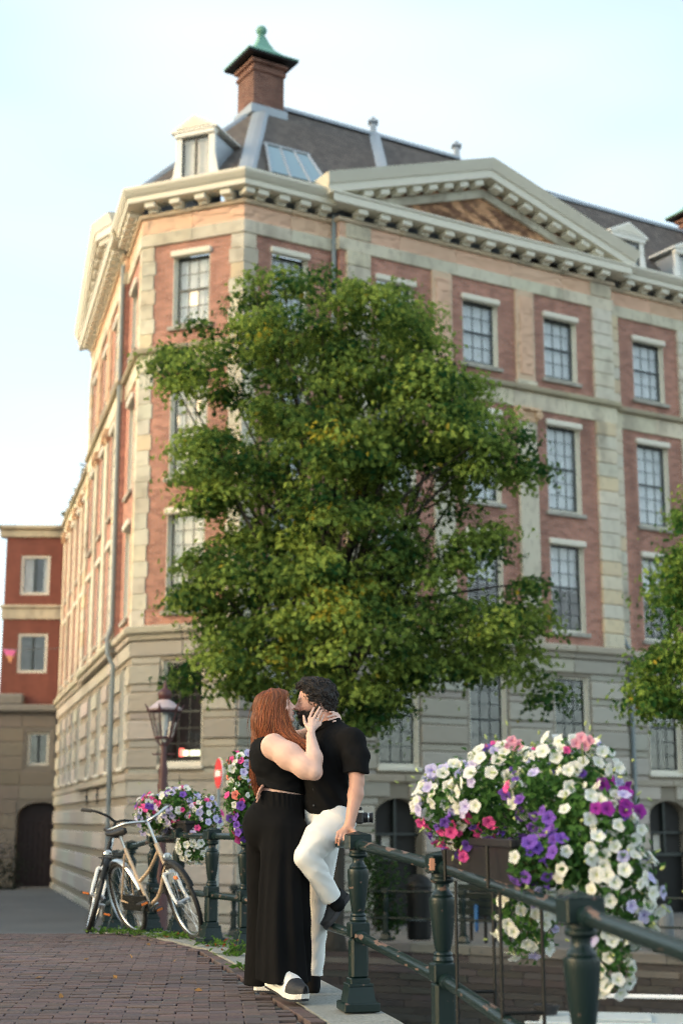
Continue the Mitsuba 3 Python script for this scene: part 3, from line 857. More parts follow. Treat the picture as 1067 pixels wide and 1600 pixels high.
# eaves corners
nb = FB.n * 0.28
prow_c = PROW + (FB.n + FA.n) / np.linalg.norm(FB.n + FA.n) * 0.33 + np.array([0, 0, zc])
left_c = PA + (FL.n + FA.n) / np.linalg.norm(FL.n + FA.n) * 0.33 + np.array([0, 0, zc])
R0 = FB.pt(2.05, RZ - 0.05, RD)                          # ridge meets the hips behind the chimney
R1 = FB.pt(8.8, RZ - 0.05, RD)
roof_face('roof_face', [prow_c, FB.pt(10.4, zc, 0.2), R1, R0], FB)
roof_face('roof_face', [left_c, prow_c, R0], FA)
RL = FL.pt(-10.2, RZ - 0.05, RD)
roof_face('roof_face', [FL.pt(-BLK1, zc, 0.2), left_c, R0, RL], FL)
R2, R3 = FB.pt(9.3, 20.42, -3.1), FB.pt(24.0, 20.42, -3.1)
roof_face('roof_face', [FB.pt(8.2, zc - 0.5, 0.15), FB.pt(24.0, zc - 0.5, 0.15), R3, R2], FB)
roof_face('roof_face', [FB.pt(10.4, zc, 0.2), FB.pt(10.6, zc, -6), R1], FB)
roof_face('roof_face', [FB.pt(24, zc, -7), R0 + (R0 - prow_c) * 0.4 - np.array([0, 0, 5.2]), R0, FB.pt(24, 20.3, -3.15)], FB)
put('roof_gutter', FB(bx(-0.3, B_END, 16.4, 16.78, -0.5, -0.02)), 'lead', BLD)
def lead_strip(a, b, w, up=0.05):
    a, b = np.asarray(a), np.asarray(b)
    t = (b - a) / np.linalg.norm(b - a)
    side = np.cross(t, [0, 0, 1.0])
    side /= np.linalg.norm(side)
    top = np.cross(side, t)
    v = []
    for q in (a, b):
        v += [q + side * w - top * 0.10, q + side * w * 0.7 + top * up * 0.6, q + top * up, q - side * w * 0.7 + top * up * 0.6, q - side * w - top * 0.10]
    f = []
    for i in range(4):
        f += [[i, i + 1, 6 + i], [i, 6 + i, 5 + i]]
    return tm(v, f)
put('hip_flashing', lead_strip(prow_c, R0, 0.24), 'lead', f'{BLD}__roof')
put('hip_flashing', lead_strip(left_c, R0, 0.2), 'lead', f'{BLD}__roof')
put('ridge_flashing', lead_strip(R0, R1, 0.17), 'lead', f'{BLD}__roof')
put('ridge_flashing', lead_strip(R2, R3, 0.14), 'lead', f'{BLD}__roof')
put('ridge_flashing', lead_strip(R1, FB.pt(10.4, zc, 0.2), 0.14), 'lead', f'{BLD}__roof')
put('roof_seam', lead_strip(FB.pt(5.75, RZ, RD + 0.02), FB.pt(4.2, zc + 0.1, 0.22), 0.21), 'lead', f'{BLD}__roof')
for s in (5.75, 8.75):
    p = FB.pt(s, RZ, RD)
    m = cat_([cbx(-.09, .09, -.09, .09, -0.1, .30, .02), cbx(-.15, .15, -.15, .15, .30, .38, .03), cbx(-.06, .06, -.06, .06, .38, .5, .02)])
    m.apply_translation(p)
    put('ridge_finial', m, 'lead', f'{BLD}__roof')

def chimney(fr, s0, d1, z0, z1, w=0.96):
    K = fresh(f'{BLD}__chimney')
    m = cat_([bx(s0, s0 + w, z0, z1 - 0.22, d1 - w, d1)])
    uv = np.stack([m.vertices[:, 0] + m.vertices[:, 2], m.vertices[:, 1]], 1)
    # four walls with their own uv
    ms, uvs = [], []
    for (a, b) in (((s0, d1), (s0 + w, d1)), ((s0 + w, d1), (s0 + w, d1 - w)), ((s0 + w, d1 - w), (s0, d1 - w)), ((s0, d1 - w), (s0, d1))):
        ms.append(tm([[a[0], z0, a[1]], [b[0], z0, b[1]], [b[0], z1 - 0.2, b[1]], [a[0], z1 - 0.2, a[1]]], [[0, 1, 2], [0, 2, 3]]))
        uvs.append([[0, z0], [w, z0], [w, z1], [0, z1]])
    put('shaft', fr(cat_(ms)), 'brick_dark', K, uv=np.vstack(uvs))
    ms, uvs = [], []
    for e, a0, a1 in ((0.05, z1 - 0.34, z1 - 0.22), (0.0, z1 - 0.22, z1 + 0.06), (0.09, z1 - 0.10, z1 - 0.0)):
        q = cbx(s0 - e, s0 + w + e, a0, a1, d1 - w - e, d1 + e, 0.015)
        ms.append(q)
        uvs.append(np.stack([q.vertices[:, 0] + q.vertices[:, 2], q.vertices[:, 1]], 1))
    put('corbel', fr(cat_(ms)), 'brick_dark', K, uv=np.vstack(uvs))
    o = 0.30
    c, dc = s0 + w / 2, d1 - w / 2
    def ring(h, z): return [[c - h, z, dc + h], [c + h, z, dc + h], [c + h, z, dc - h], [c - h, z, dc - h]]
    H = w / 2 + o
    put('cap_plate', fr(cbx(c - H, c + H, z1 + 0.06, z1 + 0.12, dc - H, dc + H, 0.02)), 'black_metal', K)
    v, f = [], []
    rs = [(H + .01, z1 + .122), (H + .01, z1 + .17), (H * .62, z1 + .36), (H * .36, z1 + .56), (H * .20, z1 + .82), (H * .13, z1 + .98), (H * .13, z1 + 1.0)]
    for h, z in rs: v += ring(h, z)
    for i in range(len(rs) - 1):
        for j in range(4):
            a, b = i * 4 + j, i * 4 + (j + 1) % 4
            f += [[a, b, b + 4], [a, b + 4, a + 4]]
    put('cap', fr(tm(v, f)), 'copper_green', K)
    k = lathe([(0, 0), (.09, 0), (.12, .04), (.07, .09), (.10, .13), (.15, .19), (.16, .26), (.12, .34), (.05, .38), (0, .40)], 16)
    k.apply_translation(fr.pt(c, z1 + 0.98, dc))
    put('finial', k, 'copper_green', K)
    put('flashing', fr(cat_([cbx(s0 - .10, s0 + w + .10, z0 - .12, z0 + .16, d1 - w - .06, d1 + .07, .02)])), 'lead', K)
chimney(FB, 1.55, -2.60, 20.25, 21.78)
chimney(FB, CH2, -2.60, 19.6, 21.0)

def dormer(fr, c, w, z0, z1, d, depth, box_h=0.42, mat_side='lead'):
    K = fresh(f'{BLD}__dormer')
    s0, s1 = c - w / 2, c + w / 2
    P = Part()
    P.box(fr, s0 - 0.02, s0 + 0.15, z0, z1, d - 0.1, d, 0.01).box(fr, s1 - 0.15, s1 + 0.02, z0, z1, d - 0.1, d, 0.01).box(fr, s0, s1, z0 - 0.08, z0 + 0.06, d - 0.1, d + 0.04, 0.01).box(fr, s0 - 0.05, s1 + 0.05, z1, z1 + 0.13, d - 0.12, d + 0.07, 0.02)
    P.put('frame', 'paint_white', K)
    # scrolled side wings at the foot
    for sg, s in ((-1, s0), (1, s1)):
        g = [(s, z0 - .05), (s + sg * .26, z0 - .05), (s + sg * .24, z0 + .05), (s + sg * .10, z0 + .22), (s + sg * .05, z0 + .55), (s, z0 + .75)]
        m = extrude(Polygon(g).buffer(0), 0.08)
        m.apply_translation([0, 0, d - 0.09])
        put('side_scroll', fr(m), 'paint_white', K)
    S = Part()
    S.box(fr, c - 0.03, c + 0.03, z0 + .06, z1, d - 0.09, d - 0.04, 0)
    S.box(fr, s0 + .15, s0 + .18, z0 + .06, z1, d - 0.09, d - 0.04, 0).box(fr, s1 - .18, s1 - .15, z0 + .06, z1, d - 0.09, d - 0.04, 0).box(fr, s0 + .18, s1 - .18, z1 - .04, z1, d - .088, d - .042, 0)
    S.put('sash_bars', 'sash_dark', K)
    for a, b in ((s0 + .17, c - .02), (c + .02, s1 - .17)):
        put('pane', fr(tm([[a, z0 + .06, d - .065], [b, z0 + .06, d - .065], [b, z1 - .02, d - .065], [a, z1 - .02, d - .065]], [[0, 1, 2], [0, 2, 3]])), 'window_glass', K)
    put('blind', fr(bx(s0 + .15, s1 - .15, z0 + .06, z1, d - .20, d - .19)), 'fabric_blind', K)
    put('cheek', fr(cat_([bx(s0, s0 + 0.05, z0 - .1, z1, d - depth, d - 0.1), bx(s1 - 0.05, s1, z0 - .1, z1, d - depth, d - 0.1)])), mat_side, K)
    p = Polygon([(s0 - .14, z1 + .13), (s1 + .14, z1 + .13), (s1 + .10, z1 + .20), (c, z1 + .13 + box_h), (s0 - .10, z1 + .20)])
    m = extrude(p, depth + 0.1)
    m.apply_translation([0, 0, d - depth])
    put('gable', fr(m), 'paint_white', K)
    p = Polygon([(s0 + .05, z1 + .19), (s1 - .05, z1 + .19), (c, z1 + .06 + box_h)])
    m = extrude(p, 0.03)
    m.apply_translation([0, 0, d + 0.095])
    put('gable_field', fr(m), 'paint_cream', K)
dormer(FA, -1.31, 1.06, 16.86, 18.08, 0.22, 2.4)
dormer(FB, 12.95, 1.25, 16.95, 18.0, -0.25, 2.2)
dormer(FB, 15.5, 1.25, 16.95, 18.0, -0.25, 2.2)
# glazed skylight in the roof slope next to the hip
def on_slope(s, t): return lerp(FB.pt(s, zc, 0.27), FB.pt(s, RZ - 0.05, RD), t) + FB.n * 0.05 + np.array([0, 0, 0.06])
K = fresh(f'{BLD}__skylight')
for i in range(3):
    a0, a1 = 0.62 + 0.58 * i, 0.62 + 0.58 * (i + 1)
    b0, b1 = 1.10 + 0.42 * i, 1.10 + 0.42 * (i + 1)
    q = [on_slope(a0 + .03, 0.05), on_slope(a1 - .03, 0.05), on_slope(b1 - .02, 0.37), on_slope(b0 + .02, 0.37)]
    put('pane', tm(q, [[0, 1, 2], [0, 2, 3]]), 'skylight_glass', K)
for i in range(4):
    put('bar', tube([on_slope(0.62 + .58 * i, 0.03), on_slope(1.10 + .42 * i, 0.39)], 0.04, 6), 'lead', K)
put('bar', tube([on_slope(1.05, 0.39), on_slope(2.42, 0.39)], 0.05, 6), 'lead', K)
mat('skylight_glass', (0.16, 0.26, 0.30), 0.08, specular=0.9)
scene['skylight_glass'] = scene.pop('skylight_glass')

# ------------------------------------------------------------------ red building closing the street
RB = thing('red_building', 'red building with cream bands and a dark arched gateway at the left edge', 'building')
RO = PA + np.array([FL.t[0], FL.t[1], 0]) * -22.9
FR = Frame(RO, 90.0 - 1.5)                               # s negative to the left
FR = Frame(RO, 88.5)
if FR.n[1] > 0: FR = Frame(RO, 88.5, flip=True)
def rs(px, py=1000):
    """s along the red front at the photograph's column"""
    d = ray(px, py)
    k = ((FR.O - EYE) @ FR.n) / (d @ FR.n)
    X = EYE + d * k
    return float((X - FR.O) @ FR.t), float(X[2])
rl, rr = rs(8, 900)[0], 0.6
def rect(x0, y0, x1, y1): 
    a, b = rs(x0, (y0 + y1) / 2), rs(x1, (y0 + y1) / 2)
    return a[0], rs((x0 + x1) / 2, y1)[1], b[0], rs((x0 + x1) / 2, y0)[1]
wa, wb, wc = rect(32, 868, 78, 930), rect(27, 990, 74, 1052), rect(42, 1144, 77, 1197)
gate = rect(25, 1254, 100, 1385)
ztop = rs(50, 824)[1]
zband = (rs(50, 968)[1], rs(50, 946)[1])
zlow = rs(50, 1103)[1]
p = sbox(rl, zlow, rr, ztop).difference(sbox(*wa)).difference(sbox(*wb))
m = extrude(p, 0.3); m.apply_translation([0, 0, -0.3])
put('wall', FR(m), 'red_render', RB)
put('side_wall', FR(bx(rl, rl + 0.3, Z0, ztop, -14, -0.3)), 'red_render', RB)
gx0, _, gx1, gz1 = gate
g = np.linspace(0, math.pi, 15)
gp = Polygon([(gx0, Z0 - .3), *[((gx0 + gx1) / 2 - (gx1 - gx0) / 2 * math.cos(t), gz1 - 0.62 + 0.62 * math.sin(t) ** 0.8) for t in g], (gx1, Z0 - .3)])
p = sbox(rl - 3.0, Z0, rr, zlow).difference(sbox(*wc)).difference(gp)
m = extrude(p, 0.4); m.apply_translation([0, 0, -0.3])
put('stone_wall', FR(m), 'base_stone', RB, color=(0.20, 0.18, 0.155))
z = Z0
while z < zlow - 0.5:
    for a, b in minus(rl - 3.0, rr - 0.6, [(gx0 - 0.03, gx1 + 0.03)] if z < gz1 else ([(wc[0] - .1, wc[2] + .1)] if z + 0.5 > wc[1] - .1 and z < wc[3] else [])):
        n = max(1, int(round((b - a) / 1.3)))
        for i in range(n):
            put('stone_block', FR(cbx(a + (b - a) * i / n + .01, a + (b - a) * (i + 1) / n - .01, z + .015, z + .52, 0.02, 0.13, .02)), 'base_stone', f'{RB}__stone_wall', color=jit((0.215, 0.19, 0.16), 0.12))
    z += 0.55
put('cornice', FR(cat_([cbx(rl - .25, rr, ztop - .42, ztop - 0.1, -.3, .12, .03), cbx(rl - .35, rr, ztop - .1, ztop + .05, -.3, .28, .04)])), 'stone', RB, color=(0.62, 0.53, 0.37))
put('band', FR(cat_([cbx(rl - .06, rr, zband[0], zband[1] - .12, -.2, .08, .02), cbx(rl - .12, rr, zband[1] - .12, zband[1], -.2, .18, .03)])), 'stone', RB, color=(0.64, 0.56, 0.41))
put('ledge', FR(cat_([cbx(rl - 3.2, rr, zlow - .25, zlow + .02, -.3, .42, .05), cbx(rl - .2, rl + 1.0, zlow, zlow + .45, .0, .35, .1)])), 'base_stone', RB, color=(0.24, 0.225, 0.20))
for q, blind in ((wa, 1), (wb, 0), (wc, 0)):
    W = fresh(f'{RB}__window')
    a, z0, b, z1 = q
    P = Part()
    P.box(FR, a, a + .11, z0, z1, -.16, -.04, .01).box(FR, b - .11, b, z0, z1, -.16, -.04, .01).box(FR, a + .11, b - .11, z0, z0 + .11, -.16, -.04, .01).box(FR, a + .11, b - .11, z1 - .11, z1, -.16, -.04, .01)
    P.put('frame', 'paint_cream', W)
    put('mullion', FR(bx((a + b) / 2 - .05, (a + b) / 2 + .05, z0 + .11, z1 - .11, -.15, -.08)), 'sash_dark', W)
    for c, d in ((a + .11, (a + b) / 2 - .05), ((a + b) / 2 + .05, b - .11)):
        put('pane', FR(tm([[c, z0 + .1, -.12], [d, z0 + .1, -.12], [d, z1 - .1, -.12], [c, z1 - .1, -.12]], [[0, 1, 2], [0, 2, 3]])), 'window_glass', W)
    put('room', FR(bx(a - .05, b + .05, z0 - .05, z1 + .05, -1.0, -.9)), 'interior', W)
    if blind:
        put('curtain', FR(cat_([bx(a + .1, a + .45, z0 + .1, z1 - .1, -.35, -.33), bx(b - .3, b - .1, z0 + .1, z1 - .1, -.35, -.33)])), 'fabric_blind', W)
m = extrude(gp, 0.12); m.apply_translation([0, 0, -0.32])
K = put('gate', FR(m), 'dark_wood', RB)
for i in range(9):
    x = gx0 + (gx1 - gx0) * (i + .5) / 9
    put('plank', FR(cbx(x - (gx1 - gx0) / 18 + .012, x + (gx1 - gx0) / 18 - .012, Z0 + .05, gz1 - .75, -.21, -.17, .01)), 'dark_wood', K)

# triangular bunting flag on its string
K = thing('bunting_flag', 'pink and orange triangular bunting flag hanging on a string before the red building', 'flag')
c = [at(4, 1014, 50.0), at(25, 1016, 50.0), at(16, 1037, 50.0)]
put('cloth', cat_([tm([*c, *(np.array(c) + (0, 0.012, 0))], [[0, 1, 2], [3, 5, 4], [0, 3, 4], [0, 4, 1], [1, 4, 5], [1, 5, 2], [2, 5, 3], [2, 3, 0]])]), 'vc', K, color=(0.75, 0.16, 0.38))
put('string', tube([at(-20, 1010, 50), at(4, 1014, 50), at(25, 1016, 50), at(100, 1013, 52.5)], 0.012, 5), 'pipe_grey', K)
put('corner_patch', tm([lerp(c[0], c[2], .45) + (0, -.006, 0), lerp(c[1], c[2], .45) + (0, -.006, 0), c[2] + (0, -.006, 0)], [[0, 1, 2]]), 'vc', K, color=(0.75, 0.35, 0.16))

# ------------------------------------------------------------------ iron railings
def post_meshes(scale=1.0, sides=20):
    s = scale
    cap = cat_([cbx(-.063 * s, .063 * s, -.063 * s, .063 * s, .838 * s, .918 * s, .006 * s), tm(np.array([[-.062, -.062, .917], [.062, -.062, .917], [.062, .062, .917], [-.062, .062, .917], [0, 0, .936]]) * s, [[0, 1, 4], [1, 2, 4], [2, 3, 4], [3, 0, 4]])])
    shaft = lathe(np.array([(0, .842), (.047, .842), (.047, .822), (.052, .816), (.052, .806), (.046, .798), (.033, .794), (.030, .778), (.034, .764), (.045, .752), (.048, .744), (.046, .738), (.057, .733), (.059, .722), (.058, .70), (.053, .64), (.045, .57), (.036, .515), (.033, .505),
                            (.040, .500), (.043, .492), (.040, .484), (.043, .478), (.046, .468), (.043, .458), (.048, .452), (0, .452)]) * s, sides)
    ped = cat_([cbx(-.053 * s, .053 * s, -.053 * s, .053 * s, .375 * s, .455 * s, .006 * s), cbx(-.047 * s, .047 * s, -.047 * s, .047 * s, .165 * s, .377 * s, .013 * s), cbx(-.053 * s, .053 * s, -.053 * s, .053 * s, .135 * s, .168 * s, .005 * s)])
    g = []
    for (h0, z0), (h1, z1) in zip([(.066, .135), (.078, .045)], [(.070, .12), (.080, .045)]): pass
    def fru(h0, z0, h1, z1): return tm([[-h0, -h0, z0], [h0, -h0, z0], [h0, h0, z0], [-h0, h0, z0], [-h1, -h1, z1], [h1, -h1, z1], [h1, h1, z1], [-h1, h1, z1]], BOXF)
    base = cat_([fru(.080 * s, .042 * s, .064 * s, .13 * s), cbx(-.068 * s, .068 * s, -.068 * s, .068 * s, .124 * s, .142 * s, .004 * s), cbx(-.098 * s, .098 * s, -.098 * s, .098 * s, 0, .046 * s, .006 * s)])
    return dict(cap=cap, shaft=shaft, pedestal=ped, base=base)


def railing(name, label, pts, group=None, scale=1.0, rails=(0.865, 0.385), r=0.027, bend=True):
    K = thing(name, label, 'railing', group)
    pm = post_meshes(scale)
    for i, (X, Y, z) in enumerate(pts):
        a = pts[max(i - 1, 0)]
        b = pts[min(i + 1, len(pts) - 1)]
        ang = math.atan2(b[0] - a[0], b[1] - a[1])
        M = trimesh.transformations.rotation_matrix(-ang, [0, 0, 1])
        M[:3, 3] = X, Y, z
        P = fresh(f'{K}__post')
        for k, m in pm.items():
            put(k, xf(m, M), 'iron_green', P, smooth=28)
    for h, nm in zip(rails, ('top_rail', 'lower_rail')):
        for a, b in zip(pts[:-1], pts[1:]):
            a, b = np.array(a, float), np.array(b, float)
            d = (b - a) / np.linalg.norm(b - a)
            p0, p1 = a + d * .05 + (0, 0, h * scale), b - d * .05 + (0, 0, h * scale)
            q = [p0, p0 + d * 0.06, p0 + d * 0.062, p1 - d * 0.062, p1 - d * 0.06, p1]
            put(nm, tube(q, np.array([1.25, 1.25, 1, 1, 1.25, 1.25]) * r * scale, 14), 'iron_rail', K, smooth=40)
    return K
RAILING = railing('bridge_railing', 'dark green cast iron bridge railing with turned posts, chipped paint and round rails', [(x, y, float(deck_z(y)) + 0.012) for x, y in RAIL])
# pale worn badge on the second post and bare metal near the left post
p = np.array([0.446, 6.67, float(deck_z(6.67)) + 0.012])
put('badge', cat_([cbx(-.012, .012, -.004, .004, .852, .905, .003), cbx(-.016, .016, -.003, .003, .874, .882, .002)]).apply_translation(p + np.array([-0.047, -0.069, 0])), 'vc', RAILING, color=(0.55, 0.28, 0.19))

q0 = [along(QV, s) for s in np.arange(2.4, qlen, 1.62)]
inw = np.array([0.25, 0.55])
railing('quay_railing', 'thin dark quay railing across the canal above the quay wall', [(q[0] + .1, q[1] + .35, Z_QUAY - 0.01) for q in q0], scale=1.10, rails=(0.86, 0.40), r=0.020)

# ------------------------------------------------------------------ street lantern
K = thing('street_lantern', 'old wine red street lantern with a glazed crown behind the leftmost flower box', 'lamp')
LX, LY = on_z(253, 1284, 1.0)[:2] if False else (at(253, 1284, 22.0)[0], 22.0)
zl = float(deck_z(LY))
zz = lambda py: at(253, py, LY)[2]
zb, zt = zz(1153), zz(1111)
put('post', lathe([(0, zl), (.16, zl), (.16, zl + .1), (.12, zl + .16), (.12, zl + .7), (.075, zl + .8), (.07, zz(1235)), (.085, zz(1228)), (.06, zz(1222)), (.075, zz(1205)), (.05, zz(1195)), (.055, zz(1188)), (.04, zz(1180)), (.045, zz(1168)), (.03, zz(1160)), (0, zz(1160))], 16, (LX, LY, 0)), 'lamp_red', K, smooth=40)
put('ladder_bar', tube([(LX - .17, LY, zz(1179)), (LX + .17, LY, zz(1179))], .014, 6), 'lamp_red', K)
hb, ht = .135, .245
n = 6
ang = np.arange(n) * 2 * np.pi / n + 0.35
ringp = lambda r, z: np.stack([LX + r * np.cos(ang), LY + r * np.sin(ang), np.full(n, z)], 1)
B0, T0 = ringp(hb, zb), ringp(ht, zt)
put('cage', cat_([tube([B0[i], T0[i]], .011, 5) for i in range(n)] + [tube([B0[i], B0[(i + 1) % n]], .014, 5) for i in range(n)] + [tube([T0[i], T0[(i + 1) % n]], .020, 5) for i in range(n)] + [tube([(LX + .05 * np.cos(a), LY + .05 * np.sin(a), zz(1166)), (LX + .13 * np.cos(a), LY + .13 * np.sin(a), zz(1156)), (LX + hb * np.cos(a), LY + hb * np.sin(a), zb)], .009, 5) for a in ang]), 'lamp_red', K)
for i in range(n):
    j = (i + 1) % n
    put('pane', tm([lerp(B0[i], B0[j], .06), lerp(B0[i], B0[j], .94), lerp(T0[i], T0[j], .96), lerp(T0[i], T0[j], .04)], [[0, 1, 2], [0, 2, 3]]), 'lamp_glass', K)
put('burner', lathe([(0, zb), (.03, zb), (.03, zb + .1), (.055, zb + .14), (.055, zb + .34), (.02, zb + .38), (0, zb + .38)], 12, (LX, LY, 0)), 'vc', K, color=(.55, .55, .5), smooth=40)
put('roof', lathe([(ht, zt), (ht + .02, zt + .03), (.20, zt + .07), (.13, zt + .13), (.07, zt + .17), (0, zt + .17)], 12, (LX, LY, 0)), 'vc_semi', K, color=(.45, .36, .36), smooth=30)
put('crown', cat_([tube([T0[i], T0[i] + np.array([(T0[i] - (LX, LY, zt))[0] * .22, (T0[i] - (LX, LY, zt))[1] * .22, .10])], [.025, .005], 5) for i in range(n)] + [tube([lerp(T0[i], T0[(i + 1) % n], .5), lerp(T0[i], T0[(i + 1) % n], .5) + (0, 0, .06)], [.035, .006], 5) for i in range(n)]), 'lamp_red', K)
put('finial', lathe([(0, zt + .15), (.07, zt + .16), (.10, zt + .20), (.11, zt + .26), (.08, zt + .31), (.035, zt + .34), (.02, zt + .42), (0, zt + .48)], 12, (LX, LY, 0)), 'lamp_red', K, smooth=40)

# ------------------------------------------------------------------ no entry sign
K = thing('road_sign', 'round red no entry sign with a white bar on a grey post', 'sign')
c = at(341.5, 1209, 26.0)
ax = math.radians(17)
R = trimesh.transformations.rotation_matrix(ax, [0, 0, 1]) @ trimesh.transformations.rotation_matrix(math.pi / 2, [0, 1, 0])
def disc(r, h, off): 
    m = trimesh.creation.cylinder(r, h, sections=32)
    m.apply_translation([0, 0, off])
    return m
def sgn(m):
    m = xf(m, R); m.apply_translation(c); return m
rot = trimesh.transformations.rotation_matrix(math.radians(107), [0, 0, 1])
M = trimesh.transformations.rotation_matrix(math.radians(-72), [0, 0, 1]) @ trimesh.transformations.rotation_matrix(math.pi / 2, [1, 0, 0])
M[:3, 3] = c
put('rim', xf(disc(.275, .02, -.012), M), 'vc', K, color=(.75, .74, .72))
put('disc', xf(disc(.262, .012, .006), M), 'vc', K, color=(.72, .045, .045))
put('bar', xf(cbx(-.19, .19, -.055, .055, .012, .018, .002), M), 'vc', K, color=(.80, .79, .77))
put('post', tube([(c[0], c[1] + .05, Z_STREET - .1), (c[0], c[1] + .05, c[2] + .25)], .03, 10), 'pipe_grey', K)

# ------------------------------------------------------------------ quay furniture across the canal
K = thing('litter_bin', 'black round litter bin standing on the far quay left of the bench', 'bin')
bp = at(655, 1460, 30.2); bp[2] = Z_QUAY - .02
put('body', lathe([(0, 0), (.22, 0), (.24, .05), (.26, .9), (.25, 1.0), (.27, 1.02), (.27, 1.10), (.2, 1.2), (.08, 1.26), (0, 1.27)], 20, bp), 'black_metal', K, smooth=35)
put('band', lathe([(.262, .38), (.275, .38), (.275, .42), (.262, .42)], 20, bp), 'pipe_grey', K, smooth=35)
K = thing('bench', 'dark green bench seen from behind on the far quay', 'bench')
b0, b1 = at(716, 1462, 29.6), at(800, 1462, 28.9)
d = (b1 - b0); d[2] = 0
ln = np.linalg.norm(d); d /= ln
fb = Frame((b0[0], b0[1], Z_QUAY - .02), math.degrees(math.atan2(d[0], d[1])))
for i in range(4):
    put('back_slat', fb(cbx(0, ln, .52 + .15 * i, .65 + .15 * i, -.02, .02, .01)), 'iron_green', K)
for i in range(3):
    put('seat_slat', fb(cbx(0, ln, .42, .45, -.14 - .13 * i, -.03 - .13 * i, .008)), 'iron_green', K)
for s in (.06, ln * .5, ln - .06):
    put('leg', fb(cat_([cbx(s - .03, s + .03, 0, 1.1, -.05, -.02, .006), cbx(s - .03, s + .03, 0, .42, -.42, -.38, .006)])), 'black_metal', K)
K = thing('jacket', 'small bright blue cloth hanging over the bench back', 'cloth')
q = fb.pt(ln * .36, .72, .035)
n_ = 7
g = np.array([[(i / 6 - .5) * .08 * (1 - .25 * j / 6), 0.03 * math.sin(i * 1.3 + j * .4), -.50 * j / 6 + .02 * math.cos(i * 2)] for j in range(7) for i in range(7)])
fcs = [[j * 7 + i, j * 7 + i + 1, j * 7 + i + 8] for j in range(6) for i in range(6)] + [[j * 7 + i, j * 7 + i + 8, j * 7 + i + 7] for j in range(6) for i in range(6)]
put('folds', cat_([tm(g + q, fcs), tm(g * (1, 1, 1) + q + (0, .02, 0), fcs)]), 'vc', K, color=(.07, .22, .48))
del scene[f'{K}__folds']
tag(K, 'small bright blue cloth hanging over the bench back', 'cloth')
scene[K] = mikit.ply(cat_([tm(g + q + (0, -.04, 0), fcs), tm(g + q + (0, -.02, 0), fcs)]), 'vc', smooth=True, uv=pack(np.broadcast_to((.07, .22, .48), (98, 3))))
K = thing('bollard', 'round topped grey bollard at the far quay edge on the right', 'bollard')
bp = at(1040, 1457, 27.4); bp[2] = Z_QUAY - .02
put('shaft', lathe([(0, 0), (.20, 0), (.20, .10), (.15, .14), (.155, .60), (.14, .72), (.10, .80), (0, .84)], 18, bp), 'vc_semi', K, color=(.15, .17, .19), smooth=40)
put('foot', lathe([(.20, 0), (.24, 0), (.24, .06), (.20, .09)], 18, bp), 'black_metal', K, smooth=40)

# ------------------------------------------------------------------ moored boat
K = thing('motor_boat', 'white motor boat with a pale handrail moored below the quay at the lower right', 'boat')
BO = at(1030, 1607, 20.5); BO[2] = Z_WATER
bf = Frame(BO, 100.0)                                    # s along the hull, d towards the camera
hull = []
prof = [(-3.2, .02), (-2.9, .55), (-2.0, .95), (-.5, 1.15), (1.5, 1.15), (3.2, 1.0)]
v, f = [], []
for s, h in prof:
    v += [[s, .85, h], [s, .85, -h], [s, .55, h * .97], [s, .55, -h * .97], [s, -.1, h * .8], [s, -.1, -h * .8]]
for i in range(len(prof) - 1):
    a, b = i * 6, (i + 1) * 6
    for x, y in ((0, 1), (0, 2), (2, 4), (1, 3), (3, 5)):
        f += [[a + x, a + y, b + y], [a + x, b + y, b + x]]
mat('boat_paint', (0.42, 0.46, 0.45), 0.4)
put('hull', bf(tm(v, f)), 'boat_paint', K)
put('cabin', bf(cbx(-1.6, 1.6, .86, 1.14, -.72, .70, .09)), 'boat_paint', K)
for a in (-1.2, -.4, .4, 1.2):
    put('cabin_window', bf(cbx(a - .28, a + .28, .93, 1.07, .695, .71, .01)), 'black_metal', K)
put('hatch', bf(cbx(-.9, -.1, 1.14, 1.18, -.35, .35, .02)), 'vc_semi', K, color=(.45, .50, .50))
put('roof_edge', bf(cbx(-1.75, 1.75, 1.135, 1.165, .66, .74, .01)), 'vc_semi', K, color=(.55, .58, .56))
hr = [bf.pt(-1.15, 1.16, -.60), bf.pt(-1.1, 1.33, -.60), bf.pt(-.9, 1.36, -.60), bf.pt(.75, 1.36, -.60), bf.pt(.95, 1.32, -.60), bf.pt(1.0, 1.14, -.60)]
put('handrail', tube(smooth_path(hr, 5), .03, 8), 'white_paint', K, smooth=True)
put('rope_coil', cat_([tube(np.array([bf.pt(-1.5 + .13 * math.cos(t) * (1 + .1 * j), 1.17 + .03 * j, -.2 + .13 * math.sin(t)) for t in np.linspace(0, 6.28, 18)]), .02, 5) for j in range(4)]), 'rubber', K)
for a in (-.35, .25):
    put('pole', tube([bf.pt(1.25 + a * .3, 1.1, .1), bf.pt(1.0 + a * .3, 1.62, .1 + a * .3)], .016, 6), 'chrome', K)

